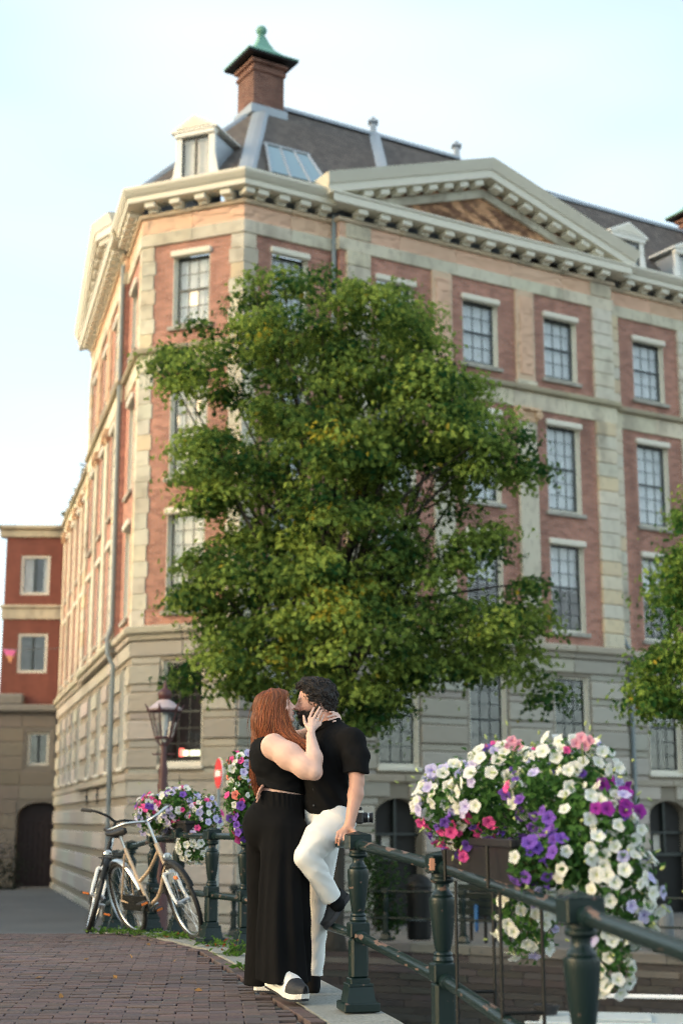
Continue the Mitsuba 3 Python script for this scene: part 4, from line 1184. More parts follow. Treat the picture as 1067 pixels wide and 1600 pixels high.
# ------------------------------------------------------------------ bicycles
def ortho(a):
    a = np.asarray(a, float)
    return a / np.linalg.norm(a)
def bicycle(label, rear, front, lean, paint, fork_mat, steer=0.0, R=0.345, bars='swept', tilt_dir=1, cream_fender=True, group='bicycles leaning at the bridge railing'):
    """local: x forward, y to the left, z up; lean > 0 tips the bike to its left"""
    K = thing('bicycle', label, 'bicycle', group)
    rear, front = np.asarray(rear, float), np.asarray(front, float)
    fx = ortho(front - rear)
    up = np.array([0, 0, 1.0])
    ly = ortho(np.cross(up, fx))
    up = np.cross(fx, ly)
    a = math.radians(lean)
    up2 = up * math.cos(a) + ly * math.sin(a)
    ly2 = ly * math.cos(a) - up * math.sin(a)
    M = np.eye(4)
    M[:3, 0], M[:3, 1], M[:3, 2], M[:3, 3] = fx, ly2, up2, rear
    wb = np.linalg.norm(front - rear)
    def W(m): return xf(m, M)
    hx, hz, sx, sz = wb - 0.20, 0.86, 0.26, 0.82
    # steering: fork, wheel and bars turn about the head axis
    S = trimesh.transformations.rotation_matrix(math.radians(steer), [-0.30, 0, 0.95], [hx, 0, hz])
    def wheel(cx, TR):
        P = fresh(f'{K}__wheel')
        t = np.linspace(0, 2 * np.pi, 49)[:-1]
        def ringm(r, rr, ys=1.0, sides=8):
            g = np.linspace(0, 2 * np.pi, sides + 1)[:-1]
            v = np.array([[cx + (r + rr * math.cos(q)) * math.cos(u), rr * ys * math.sin(q), R + (r + rr * math.cos(q)) * math.sin(u)] for u in t for q in g])
            f = []
            for i in range(48):
                for j in range(sides):
                    A, B, C, D = i * sides + j, i * sides + (j + 1) % sides, ((i + 1) % 48) * sides + (j + 1) % sides, ((i + 1) % 48) * sides + j
                    f += [[A, B, C], [A, C, D]]
            return tm(v, f)
        put('tyre', W(xf(ringm(R - .021, .021), TR)), 'rubber', P, smooth=True)
        put('rim', W(xf(ringm(R - .047, .012, 1.0, 6), TR)), 'chrome', P, smooth=True)
        sp = []
        for i in range(28):
            u, o = i * 2 * np.pi / 28, (0.5 if i % 2 else -0.5)
            u2 = u + (0.9 if (i // 2) % 2 else -0.9)
            sp.append(tube([[cx + .028 * math.cos(u2), o * .06, R + .028 * math.sin(u2)], [cx + (R - .05) * math.cos(u), 0, R + (R - .05) * math.sin(u)]], .0016, 3, False))
        put('spokes', W(xf(cat_(sp), TR)), 'chrome', P)
        hb = tube([[cx, -.06, R], [cx, .06, R]], .024, 10)
        put('hub', W(xf(hb, TR)), 'chrome', P, smooth=30)
    I = np.eye(4)
    wheel(0.0, I)
    wheel(wb, S)
    bb = np.array([.44, 0, .28])
    hd_t, hd_b = np.array([hx - .015, 0, hz]), np.array([hx + .06, 0, hz - .22])
    st_t = np.array([sx, 0, sz])
    fr_ = [tube([bb, st_t], .017, 10), tube([hd_t, hd_b], .021, 10),
           tube(smooth_path([hd_b + (-.01, 0, .02), lerp(hd_b, bb, .5) + (0, 0, -.05), bb], 6), .019, 10),
           tube(smooth_path([hd_t + (.0, 0, -.07), lerp(hd_t, lerp(bb, st_t, .45), .5) + (0, 0, -.07), lerp(bb, st_t, .42)], 6), .016, 10)]
    for s in (-1, 1):
        fr_ += [tube([bb + (0, s * .03, 0), (0, s * .062, R)], .010, 8), tube([st_t + (-.0, s * .02, -.05), (0, s * .062, R)], .009, 8)]
    put('frame', W(cat_(fr_)), paint, K, smooth=35)
    cr = np.array([hx + .075, 0, hz - .26])
    fk = [tube([hd_b, cr], .019, 8), tube([cr + (0, -.055, 0), cr + (0, .055, 0)], .015, 8)]
    for s in (-1, 1):
        fk.append(tube(smooth_path([cr + (0, s * .052, 0), cr + (.05, s * .054, -.16), (wb, s * .055, R)], 6), [.016] * 7 + [.013] * 5 + [.010], 8))
    put('fork', W(xf(cat_(fk), S)), fork_mat, K, smooth=35)
    stem_t = hd_t + np.array([-.055, 0, .20])
    if bars == 'swept':
        pts = [stem_t + (-.27, .29, .03), stem_t + (-.14, .29, .03), stem_t + (.0, .20, .05), stem_t + (.05, .07, .02), stem_t, stem_t + (.05, -.07, .02), stem_t + (.0, -.20, .05), stem_t + (-.14, -.29, .03), stem_t + (-.27, -.29, .03)]
    else:
        pts = [stem_t + (-.10, .33, .04), stem_t + (-.02, .22, .05), stem_t + (.02, .08, .03), stem_t, stem_t + (.02, -.08, .03), stem_t + (-.02, -.22, .05), stem_t + (-.10, -.33, .04)]
    HB = put('handlebar', W(xf(cat_([tube(smooth_path(pts, 6), .0125, 10), tube([hd_t, stem_t], .014, 10)]), S)), 'chrome' if bars == 'swept' else 'black_metal', K, smooth=35)
    for e in (0, -1):
        d = ortho(np.subtract(pts[e], pts[1 if e == 0 else -2]))
        put('grip', W(xf(tube([np.array(pts[e]) - d * .10, np.array(pts[e]) + d * .01], .017, 10), S)), 'rubber', HB, smooth=35)
    sd = st_t + np.array([-.03, 0, .12])
    put('seat_post', W(tube([st_t, sd], .013, 8)), 'chrome', K, smooth=35)
    n = 14
    xs = np.linspace(-.14, .15, n)
    wd = np.interp(xs, [-.14, -.10, -.02, .06, .15], [.075, .095, .070, .028, .016])
    v = []
    for x, w in zip(xs, wd):
        for q in np.linspace(0, 2 * np.pi, 13)[:-1]:
            v.append(sd + np.array([x, w * math.cos(q), .03 + (.035 if math.sin(q) < 0 else .025) * math.sin(q) + .015 * (abs(x) / .15) ** 2]))
    f = []
    for i in range(n - 1):
        for j in range(12):
            A, B, C, D = i * 12 + j, i * 12 + (j + 1) % 12, (i + 1) * 12 + (j + 1) % 12, (i + 1) * 12 + j
            f += [[A, B, C], [A, C, D]]
    f += [[0, j + 1, j] for j in range(1, 11)] + [[(n - 1) * 12, (n - 1) * 12 + j, (n - 1) * 12 + j + 1] for j in range(1, 11)]
    put('saddle', W(tm(v, f)), 'rubber', K, smooth=True)
    def fender(cx, a0, a1, TR, m_, nm):
        u = np.radians(np.linspace(a0, a1, 26))
        v = []
        for q in u:
            for y, dr_ in ((-.030, -.012), (-.018, .004), (0, .009), (.018, .004), (.030, -.012)):
                v.append([cx + (R + .018 + dr_) * math.cos(q), y, R + (R + .018 + dr_) * math.sin(q)])
        f = []
        for i in range(25):
            for j in range(4):
                A, B, C, D = i * 5 + j, i * 5 + j + 1, i * 5 + j + 6, i * 5 + j + 5
                f += [[A, B, C], [A, C, D]]
        v = np.array(v)
        put(nm, W(xf(cat_([tm(v, f), tm(v + (v - (cx, 0, R)) * 0.006, f)]), TR)), m_, K, smooth=True)
    fender(0, 15, 215, I, 'chrome' if cream_fender else 'black_metal', 'rear_fender')
    fender(wb, 25, 150, S, 'black_metal', 'front_fender')
    put('mud_flap', W(xf(cbx(wb - R - .05, wb - R - .03, -.03, .03, R - .02, R + .17, .004), S)) if False else W(xf(cbx(-.01, .01, -.03, .03, -.13, .05, .004).apply_translation([wb - (R + .02) * math.cos(math.radians(30)), 0, R + (R + .02) * math.sin(math.radians(30))]), S)), 'rubber', K)
    put('chain_guard', W(cat_([cbx(-.02, .52, -.062, -.045, .255, .40, .006)])), 'black_metal', K)
    ck = [tube([bb + (0, -.08, 0), bb + (0, .08, 0)], .016, 8)]
    for s, a in ((-1, 0.5), (1, 0.5 + math.pi)):
        e = bb + np.array([.16 * math.cos(a), s * .075, .16 * math.sin(a)])
        ck.append(tube([bb + (0, s * .075, 0), e], .010, 6))
        PD = put('pedal', W(cbx(e[0] - .045, e[0] + .045, min(e[1], e[1] + s * .09), max(e[1], e[1] + s * .09), e[2] - .012, e[2] + .012, .004)), 'rubber', K)
        put('reflector', W(cat_([cbx(e[0] - .05, e[0] - .0455, e[1] + s * .045 - .03, e[1] + s * .045 + .03, e[2] - .009, e[2] + .009, .002), cbx(e[0] + .0455, e[0] + .05, e[1] + s * .045 - .03, e[1] + s * .045 + .03, e[2] - .009, e[2] + .009, .002)])), 'orange_plastic', PD)
    put('crank', W(cat_(ck)), 'chrome', K, smooth=35)
    put('headlamp', W(xf(lathe([(0, -.05), (.022, -.045), (.038, -.01), (.040, .02), (.030, .03), (0, .032)], 14).apply_transform(trimesh.transformations.rotation_matrix(math.pi / 2, [0, 1, 0])).apply_translation([hx + .14, 0, hz - .12]), S)), 'chrome', K, smooth=40)
    car = []
    for y in (-.06, 0, .06):
        car.append(tube([(-.26, y, 2 * R + .06), (.20, y, 2 * R + .06)], .006, 6))
    for s in (-1, 1):
        car.append(tube([(-.20, s * .06, 2 * R + .06), (0, s * .065, R)], .005, 6))
    put('carrier', W(cat_(car)), 'black_metal', K)
    put('spoke_reflector', W(xf(cbx(wb - .035, wb + .035, -.006, .012, R + .20, R + .225, .003), S)), 'orange_plastic', K)
    return K
bicycle('tan framed city bicycle with swept handlebar, its front wheel turned to the camera',
        (-1.86, 13.86, float(deck_z(13.86)) + .0), (-1.245, 12.88, 0.003), -19, 'tan_paint', 'white_paint', steer=-6)
bicycle('black bicycle with a white fork, leaning behind the tan bicycle',
        (-2.50, 15.10, float(deck_z(15.1))), (-2.36, 14.05, float(deck_z(14.05)) + .003), 12, 'black_metal', 'white_paint', steer=5, bars='flat', cream_fender=False)

# ------------------------------------------------------------------ leaves and flowers
def leaf_cloud(c, size, rnd, col, normal=None, fold=0.25, aspect=0.55):
    """one folded leaf per centre: 4 triangles; returns vertices, faces, colours"""
    n = len(c)
    d = rnd.normal(0, 1, (n, 3)) if normal is None else normal + rnd.normal(0, .55, (n, 3))
    d /= np.linalg.norm(d, axis=1, keepdims=True)
    a = np.cross(d, rnd.normal(0, 1, (n, 3)))
    a /= np.linalg.norm(a, axis=1, keepdims=True) + 1e-9
    b = np.cross(d, a)
    s = np.asarray(size).reshape(-1, 1) * np.ones((n, 1))
    tip, root, l, r = c + a * s, c - a * s, c + b * s * aspect + d * s * fold, c - b * s * aspect + d * s * fold
    v = np.stack([root, l, tip, r], 1).reshape(-1, 3)
    k = np.arange(n)[:, None] * 4
    f = np.concatenate([k + np.array([[0, 1, 2]]), k + np.array([[0, 2, 3]])])
    return v, f, np.repeat(col, 4, 0)


def petunia(rnd, size=0.034):
    """trumpet flower facing +z: five soft lobes, ruffled, with a tube"""
    n = 20
    t = np.linspace(0, 2 * np.pi, n + 1)[:-1]
    lob = 1 + 0.10 * np.cos(5 * t)
    v = [[0, 0, -.35]]
    for r, z in ((.10, -.25), (.30, -.02), (.72, .12), (1.0, .10)):
        q = r * (lob if r > .5 else 1)
        ruff = .07 * r * np.sin(5 * t + rnd.uniform(0, 6)) + .05 * r * rnd.normal(0, 1, n)
        v += np.stack([q * np.cos(t), q * np.sin(t), z + ruff], 1).tolist()
    v += [[.09 * math.cos(q), .09 * math.sin(q), -1.1] for q in t[::4]]
    f = [[0, 1 + (i + 1) % n, 1 + i] for i in range(n)]
    for k in range(3):
        for i in range(n):
            a, b = 1 + k * n + i, 1 + k * n + (i + 1) % n
            f += [[a, b, b + n], [a, b + n, a + n]]
    m0 = 1 + 4 * n
    for i in range(5):
        a, b = 1 + i * 4, 1 + ((i + 1) % 5) * 4
        f += [[a, b, m0 + (i + 1) % 5], [a, m0 + (i + 1) % 5, m0 + i]]
    return np.array(v) * size, np.array(f), n
PK = {q[0]: i for i, q in enumerate(PETAL)}


def orient(n):
    n = ortho(n)
    a = np.cross([0.1, 0.2, 1.0], n)
    a = ortho(a)
    return np.stack([a, np.cross(n, a), n], 1)


def flowering(key_label, blobs, flowers, n_leaf, rnd, leaf=0.022, fsize=0.034, trail=()):
    """blobs: ellipsoids (centre, radii) of foliage; flowers: (pixel region colour picker)"""
    K = thing('petunia_plant', key_label, 'flowers')
    vs, fs, cs, at_ = [], [], [], 0
    wts = np.array([r[0] * r[1] + r[1] * r[2] + r[0] * r[2] for _, r in blobs])
    wts = wts / wts.sum()
    for (c, r), w in zip(blobs, wts):
        n = int(n_leaf * w)
        d = rnd.normal(0, 1, (n, 3))
        d /= np.linalg.norm(d, axis=1, keepdims=True)
        rad = rnd.uniform(.35, 1.0, (n, 1)) ** 0.5
        p = np.asarray(c) + d * rad * np.asarray(r) * (1 + .12 * rnd.normal(0, 1, (n, 1)))
        tone = rnd.uniform(0, 1, (n, 1))
        col = np.array((.032, .090, .028)) * (1 - tone) + np.array((.12, .25, .065)) * tone
        v, f, cc = leaf_cloud(p, rnd.uniform(.6, 1.15, n) * leaf, rnd, col, d)
        vs.append(v); fs.append(f + at_); cs.append(cc)
        at_ += len(v)
    stems = []
    for (c, r) in blobs:
        for _ in range(6):
            d = ortho(rnd.normal(0, 1, 3))
            stems.append(tube(smooth_path([np.asarray(c) - (0, 0, r[2] * .4), np.asarray(c) + d * np.asarray(r) * .5, np.asarray(c) + d * np.asarray(r) * .95 - (0, 0, .03)], 3), .003, 4, False))
    st = cat_(stems)
    put('stems', st, 'vc', K, color=(.09, .10, .035), kind='stuff')
    put('foliage', (np.vstack(vs), np.vstack(fs)), 'vc_leaf', K, color=np.vstack(cs), kind='stuff')
    bud = []
    for p, nrm, *_ in flowers[::3]:
        q = p + rnd.normal(0, .035, 3) + np.asarray(nrm) * .012
        bud.append(tube([q, q + np.asarray(nrm) * .009, q + np.asarray(nrm) * .022], [.003, .0055, .002], 5))
    put('buds', cat_(bud), 'vc', K, color=(.38, .44, .16), kind='stuff')
    for p, nrm, colour, sz in flowers:
        v, f, n = petunia(rnd, sz)
        if rnd.uniform() < .22:                                       # half closed or drooping bloom
            v = v * (.62, .62, 1.5)
            nrm = ortho(np.asarray(nrm) + rnd.normal(0, .8, 3) - (0, 0, .4))
        Rm = orient(nrm)
        t = np.ones(len(v))
        t[:1 + n] = 0.0
        t[1 + n:1 + 2 * n] = .65
        t[-5:] = -1.0
        put(f'{colour}_petunia', (v @ Rm.T + p, f), 'vc_petal', K, uv=np.stack([np.full(len(v), PK[colour] + rnd.uniform(.05, .95)), t], 1), smooth=True)
    return K


def surface_flowers(blobs, n, rnd, picker, view=True, size=0.034, toward=None):
    out = []
    w = np.array([r[0] * r[1] + r[1] * r[2] + r[0] * r[2] for _, r in blobs])
    w = w / w.sum()
    tries = 0
    while len(out) < n and tries < n * 60:
        tries += 1
        k = rnd.choice(len(blobs), p=w)
        c, r = np.asarray(blobs[k][0]), np.asarray(blobs[k][1])
        d = ortho(rnd.normal(0, 1, 3))
        p = c + d * r * rnd.uniform(.93, 1.13)
        ins = any((((p - np.asarray(c2)) / np.asarray(r2)) ** 2).sum() < .80 for i, (c2, r2) in enumerate(blobs) if i != k)
        if ins: continue
        eye = ortho(EYE - p)
        nrm = ortho(d / r)
        if nrm @ eye < -.35: continue
        if any(np.linalg.norm(p - q[0]) < size * rnd.uniform(.7, 1.35) for q in out): continue
        col = picker(p, rnd)
        if col is None: continue
        nn = ortho(nrm + .35 * eye + .35 * rnd.normal(0, 1, 3))
        out.append((p, nn, col, size * rnd.uniform(.82, 1.12)))
    return out
def pix(P):
    q = np.asarray(P, float) - EYE
    return W0 / 2 + F_PX * (q @ RGT) / (q @ FWD), H0 / 2 - F_PX * (q @ UPV) / (q @ FWD)


def planter_box(label, cx, Y0, Y1, z0, h, w, off, rods=True):
    """long plastic trough riding on the rail between the depths Y0 and Y1, hung by steel rods"""
    K = thing('flower_box', label, 'planter')
    a, b = np.array([rail_x(Y0) + off, Y0]), np.array([rail_x(Y1) + off, Y1])
    t = (b - a) / np.linalg.norm(b - a)
    ln = np.linalg.norm(b - a)
    fr = Frame((a[0], a[1], 0), math.degrees(math.atan2(t[0], t[1])))
    z1 = z0 + h
    v = []
    for zz_, e in ((z0, -.025), (z1, 0.0)):
        v += [[-e, zz_, -w / 2 - e], [ln + e, zz_, -w / 2 - e], [ln + e, zz_, w / 2 + e], [-e, zz_, w / 2 + e]]
    f = [[0, 1, 2], [0, 2, 3]] + [q for i in range(4) for q in ([i, (i + 1) % 4, 4 + (i + 1) % 4], [i, 4 + (i + 1) % 4, 4 + i])]
    put('trough', fr(tm(v, f)), 'plastic_dark', K)
    put('rim', fr(cat_([cbx(-.015, ln + .015, z1 - .025, z1 + .006, s * w / 2 - .012, s * w / 2 + .012, .004) for s in (-1, 1)] + [cbx(e - .012, e + .012, z1 - .024, z1 + .005, -w / 2, w / 2, .004) for e in (0, ln)])), 'plastic_dark', K)
    put('soil', fr(bx(.01, ln - .01, z1 - .06, z1 - .035, -w / 2 + .01, w / 2 - .01)), 'vc', K, color=(.03, .02, .014))
    if rods:
        for s in (.24, ln - .24):
            for d in (-.10, .10):
                pts = [fr.pt(s, z1 - .02, d * 1.25), fr.pt(s, z0 - .01, d * 1.25), fr.pt(s, z0 - .012, d * .8), fr.pt(s, z0 - .75, d * .8)]
                put('rod', tube([pts[0], pts[1], pts[2], pts[3]], .0075, 6), 'black_metal', K)
            put('cross_bar', tube([fr.pt(s, z0 - .46, -.085), fr.pt(s, z0 - .46, .085)], .007, 6), 'black_metal', K)
    return fr, ln

def blob(px, py, Y, rx, ry=None, rd=None):
    k = Y / F_PX
    ry = ry or rx
    return at(px, py, Y), np.array([rx * k, (rd or rx) * k, ry * k])
# near flower box, over the rail between the second and third post
planter_box('long dark plastic flower box riding on the railing at the right', 0, 6.58, 5.42, .765, .165, .19, .06)
r6 = np.random.default_rng(11)
NB = [blob(715, 1258, 6.15, 62, 60, 75), blob(795, 1240, 5.9, 85, 70, 80), blob(885, 1232, 5.6, 88, 74, 85), blob(925, 1310, 5.4, 78, 78, 70), blob(962, 1395, 5.35, 66, 80, 60),
      blob(948, 1488, 5.35, 38, 62, 40), blob(822, 1440, 5.95, 46, 55, 40), blob(880, 1345, 5.35, 62, 48, 55), blob(735, 1302, 6.1, 46, 30, 45), blob(838, 1352, 5.32, 42, 40, 30)]
def pick_near(p, rnd):
    x, y = pix(p)
    u = rnd.uniform()
    if x < 780 and 1275 < y < 1350: return 'pink' if u < .42 else 'purple' if u < .62 else 'white' if u < .76 else None
    if x < 740: return 'white' if u < .45 else 'lavender' if u < .9 else None
    if 760 < x < 880 and y > 1235 and y < 1390: return 'purple' if u < .34 else 'white' if u < .42 else None
    if x < 900 and y < 1235: return 'white' if u < .5 else 'lavender' if u < .62 else 'purple' if u < .74 else 'pink' if u < .79 else None
    if 930 < x and 1215 < y < 1275 and u < .3: return 'magenta'
    if y > 1430 and x < 870: return 'white' if u < .5 else 'lavender' if u < .62 else None
    return 'white' if u < .80 else 'lavender' if u < .88 else 'purple' if u < .90 else None
NEAR_F = surface_flowers(NB, 400, r6, pick_near, size=.0262)
for px, py, Y, col in ((800, 1158, 5.75, 'rose'), (810, 1164, 5.75, 'rose'), (792, 1166, 5.75, 'rose'), (804, 1170, 5.75, 'rose'), (908, 1153, 5.45, 'rose'), (920, 1158, 5.45, 'rose'), (900, 1162, 5.45, 'rose'), (914, 1165, 5.45, 'rose'), (760, 1166, 5.9, 'coral'), (724, 1340, 5.85, 'pink')):
    NEAR_F.append((at(px, py, Y), ortho(EYE - at(px, py, Y) + r6.normal(0, .6, 3)), col, .021 if col != 'coral' else .014))
NEAR_STALKS = cat_([tube(smooth_path([at(x, 1230, 5.75), at(x + 3, 1200, Y), at(x, y, Y)], 4), .0028, 5) for x, y, Y in ((800, 1166, 5.75), (909, 1160, 5.45), (760, 1170, 5.9))])
flowering('overflowing white, lavender, purple and pink petunias trailing from the flower box at the right', NB, NEAR_F, 7600, r6, leaf=.019)
put('stalks', NEAR_STALKS, 'vc', 'petunia_plant', color=(.12, .16, .05), kind='stuff')
# leftmost box, beyond the tan bicycle
planter_box('dark flower box on the far railing behind the tan bicycle', 0, 14.3, 13.25, .80, .20, .20, .10, rods=False)
LB = [blob(240, 1272, 13.9, 27, 30, 40), blob(282, 1262, 13.7, 36, 30, 45), blob(320, 1282, 13.4, 24, 36, 35), blob(304, 1324, 13.3, 26, 24, 25)]
def pick_left(p, rnd):
    u = rnd.uniform()
    x, y = pix(p)
    if x < 262 and y > 1280: return 'white' if u < .3 else 'lavender' if u < .6 else None
    if y > 1310: return 'white' if u < .7 else None
    return 'white' if u < .33 else 'lavender' if u < .62 else 'purple' if u < .72 else 'pink' if u < .92 else None
flowering('mixed white, lilac and pink petunias spilling over the railing behind the tan bicycle', LB, surface_flowers(LB, 190, r6, pick_left, size=.034), 3600, r6, leaf=.024)
planter_box('dark flower box on the railing just behind the woman', 0, 11.75, 10.8, .80, .20, .20, .10, rods=False)
MB = [blob(378, 1205, 11.4, 24, 28, 30), blob(383, 1248, 11.3, 30, 34, 40), blob(380, 1290, 11.3, 22, 26, 30)]
def pick_mid(p, rnd):
    u = rnd.uniform()
    x, y = pix(p)
    if x < 372 and y < 1260: return 'white' if u < .6 else 'pink' if u < .75 else 'coral' if u < .82 else None
    return 'pink' if u < .25 else 'purple' if u < .36 else 'lavender' if u < .5 else 'white' if u < .58 else 'coral' if u < .62 else None
flowering('pink, white and purple petunias hanging on the railing right behind the long haired woman', MB, surface_flowers(MB, 70, r6, pick_mid, size=.034), 2600, r6, leaf=.024)

# weeds along the kerb
def weed(label, px, py, n, spread, h, group=None, red=True):
    c = on_z(px, py, 0.0)
    c[2] = deck_z(c[1]) + .01
    K = thing('weed', label, 'weed', group)
    p = c + np.stack([r6.normal(0, spread, n), r6.normal(0, spread * .8, n), np.abs(r6.normal(0, h, n)) * .6 + .01], 1)
    tone = r6.uniform(0, 1, (n, 1))
    col = np.array((.05, .13, .025)) * (1 - tone) + np.array((.16, .28, .05)) * tone
    if red: col[: n // 14] = (.30, .07, .03)
    v, f, cc = leaf_cloud(p, r6.uniform(.6, 1.3, n) * .026, r6, col, np.array([[0, -.3, 1.0]]), aspect=.4)
    put('leaves', (v, f), 'vc_leaf', K, color=cc, kind='stuff')
    put('stems', cat_([tube([c + (0, 0, -.01), lerp(c, q, .6) + (0, 0, .01), q], .0022, 4, False) for q in p[::4]]), 'vc', K, color=(.10, .16, .04), kind='stuff')
weed('leafy green weed with reddish leaves growing at the kerb beside the woman’s trousers'.replace('’', "'"), 368, 1497, 110, .075, .10)
weed('small flat weed on the bricks just in front of the leafy kerb weed', 381, 1517, 40, .04, .025, red=False)
for px, py in ((308, 1470), (282, 1470), (262, 1468), (243, 1466), (212, 1461), (185, 1459), (160, 1457), (334, 1482)):
    weed({308: 'green weed at the kerb under the front wheel of the tan bicycle', 282: 'weed with an orange leaf just left of the front wheel of the tan bicycle', 262: 'weed below the frame of the tan bicycle', 243: 'weed beside the rear wheel of the tan bicycle', 212: 'low weed between the two bicycles', 185: 'low weed under the black bicycle', 160: 'leftmost weed at the far end of the brick paving', 334: 'tuft of weed at the foot of the post right of the front wheel'}[px], px, py, 46, .08, .035, 'weeds along the kerb', red=px > 260)
for i in range(9):
    x, y = [(135, 1501), (205, 1498), (272, 1504), (60, 1530), (285, 1530), (310, 1550), (180, 1530), (95, 1560), (232, 1478)][i]
    c = on_z(x, y, 0.0); c[2] = float(deck_z(c[1])) + .006
    v, f, cc = leaf_cloud(c[None], np.array([.028]), r6, np.array([[.42, .24, .10]]), np.array([[0, -.3, 1.0]]))
    k = put('fallen_leaf', (v, f), 'vc_leaf', None, color=cc)
    tag(k, 'small dry leaf on the bricks, ' + ['farthest left of the row of three near the bicycles', 'below the rear wheel of the tan bicycle', 'below the front wheel of the tan bicycle', 'alone near the left frame edge', 'in the middle of the paving', 'closest to the woman', 'left of the middle of the paving', 'lowest one at the left', 'right at the weeds by the front wheel'][i], 'leaf', 'dry leaves on the brick paving')

# ------------------------------------------------------------------ trees
def crown_points(polys, holes, Y, n, rnd, flat=0.9, shrink=5):
    P = shapely.union_all([Polygon(p) for p in polys]).buffer(-shrink)
    for h in holes: P = P.difference(Polygon(h).buffer(9))
    bd = P.boundary
    x0, y0, x1, y1 = P.bounds
    out = []
    while len(out) < n:
        q = rnd.uniform((x0, y0), (x1, y1), (4000, 2))
        ok = shapely.contains_xy(P, q[:, 0], q[:, 1])
        q = q[ok]
        d = shapely.distance(shapely.points(q), bd)
        Rm = 250.0
        t = np.sqrt(np.maximum(Rm**2 - np.maximum(Rm - d, 0) ** 2, 0)) * flat
        u = rnd.uniform(-1, 1, len(q))
        u = np.sign(u) * np.abs(u) ** 0.6
        for (x, y), tt, uu in zip(q, t, u):
            out.append((x, y, Y + uu * tt * Y / F_PX))
    return out[:n]
def tree(label, polys, holes, Y, trunk, n_clump, per, rnd, rad=.36, greens=((.018, .070, .024), (.36, .46, .10)), yellow=.004, leaf=.066, group=None):
    K = thing('tree', label, 'tree', group)
    C = np.array([at(*c) for c in crown_points(polys, holes, Y, n_clump, rnd)])
    ph = rnd.uniform(0, 1, len(C))
    ctr = C.mean(0)
    vs, fs, cs, k = [], [], [], 0
    for c, q in zip(C, ph):
        n = int(per * rnd.uniform(.6, 1.4))
        # a drooping spray: flattened, hanging outwards
        out = c - ctr
        out[2] *= .4
        out = ortho(out + rnd.normal(0, .6, 3))
        u = rnd.normal(0, 1, (n, 3)) * (rad, rad, rad * .42)
        r_ = np.linalg.norm(u[:, :2], axis=1, keepdims=True)
        u[:, 2:] -= .45 * r_ ** 1.3
        p = c + u
        tone = np.clip(q ** 1.4 * .95 + rnd.normal(.08, .14, (n, 1)), 0, 1)
        col = np.array(greens[0]) * (1 - tone) + np.array(greens[1]) * tone
        if q > 1 - yellow * 4:
            yy = rnd.uniform(0, 1, n) < .35
            col[yy] = np.array((.46, .38, .05)) * rnd.uniform(.7, 1.1, (yy.sum(), 1))
        yl = rnd.uniform(0, 1, n) < yellow
        col[yl] = (.44, .34, .05)
        nrm = np.array([[0, 0, 1.0]]) * .8 + u / (rad * 1.5)
        v, f, cc = leaf_cloud(p, rnd.uniform(.7, 1.25, n) * leaf, rnd, col, nrm, aspect=.62)
        vs.append(v); fs.append(f + k); cs.append(cc)
        k += len(v)
    put('crown', (np.vstack(vs), np.vstack(fs)), 'vc_leaf', K, color=np.vstack(cs), kind='stuff')
    base, fork = np.array(trunk[0], float), np.array(trunk[1], float)
    path = smooth_path([base, lerp(base, fork, .5) + (.06, 0, 0), fork, lerp(fork, ctr, .7)], 6)
    R0 = trunk[2]
    put('trunk', tube(path, np.linspace(R0, R0 * .45, len(path)) * np.array([1.35] + [1] * (len(path) - 1)), 14), 'bark', K, smooth=True)
    br = []
    for i in rnd.choice(len(C), min(70, len(C)), replace=False):
        if C[i][2] < base[2] + 6.2: continue
        t = rnd.uniform(.58, .98)
        o = path[int(t * (len(path) - 1))]
        mid = lerp(o, C[i], .5) + (0, 0, .35 * rnd.uniform(0, 1)) + rnd.normal(0, .12, 3)
        q = smooth_path([o, mid, C[i]], 5)
        br.append(tube(q, np.linspace(R0 * .30, .012, len(q)), 6, False))
    put('branches', cat_(br), 'bark', K, smooth=True)
    return K
mat('bark', (0.045, 0.038, 0.030), 0.9, stone_bump, 0.03, 5e-3)
r7 = np.random.default_rng(23)
CROWN = [(470, 412), (430, 418), (385, 427), (372, 455), (350, 482), (312, 498), (292, 515), (262, 540), (228, 548), (240, 572), (272, 585), (262, 606), (290, 616), (330, 606), (338, 640), (300, 662), (258, 690), (262, 735), (285, 752), (268, 782), (300, 800), (340, 806), (330, 828), (262, 846),
         (256, 872), (300, 890), (268, 920), (290, 950), (318, 958), (322, 1000), (292, 1022), (270, 1052), (276, 1084), (306, 1078), (330, 1058), (352, 1070), (372, 1102), (396, 1078), (430, 1085), (470, 1100), (520, 1120), (562, 1148), (590, 1128), (606, 1100), (640, 1080), (672, 1060), (700, 1045), (722, 1060), (752, 1048), (778, 1060),
         (800, 1090), (812, 1118), (836, 1108), (872, 1082), (866, 1056), (846, 1040), (828, 1012), (846, 985), (858, 930), (838, 905), (800, 888), (786, 850), (800, 815), (792, 775), (812, 752), (852, 735), (842, 700), (806, 655), (786, 628), (750, 600), (762, 580), (735, 566), (702, 560), (706, 535), (672, 510), (676, 478), (648, 455), (612, 440), (560, 415), (515, 405)]
HOLES = [[(352, 560), (392, 556), (400, 590), (376, 606), (356, 592)], [(352, 790), (392, 780), (400, 812), (372, 822)], [(352, 640), (372, 636), (374, 662), (354, 664)], [(640, 728), (690, 735), (705, 800), (690, 870), (660, 880), (650, 820)], [(742, 760), (786, 740), (790, 800), (752, 830)], [(560, 500), (590, 505), (585, 525), (558, 522)], [(728, 870), (768, 872), (772, 930), (735, 935)]]
tb = at(520, 1300, 28.2); tb[2] = Z_QUAY - .05
tree('large leafy green tree with yellowing leaves on the quay in front of the corner building', [CROWN], HOLES, 27.6, (tb, at(520, 1080, 28.0), .21), 620, 125, r7, rad=.25)
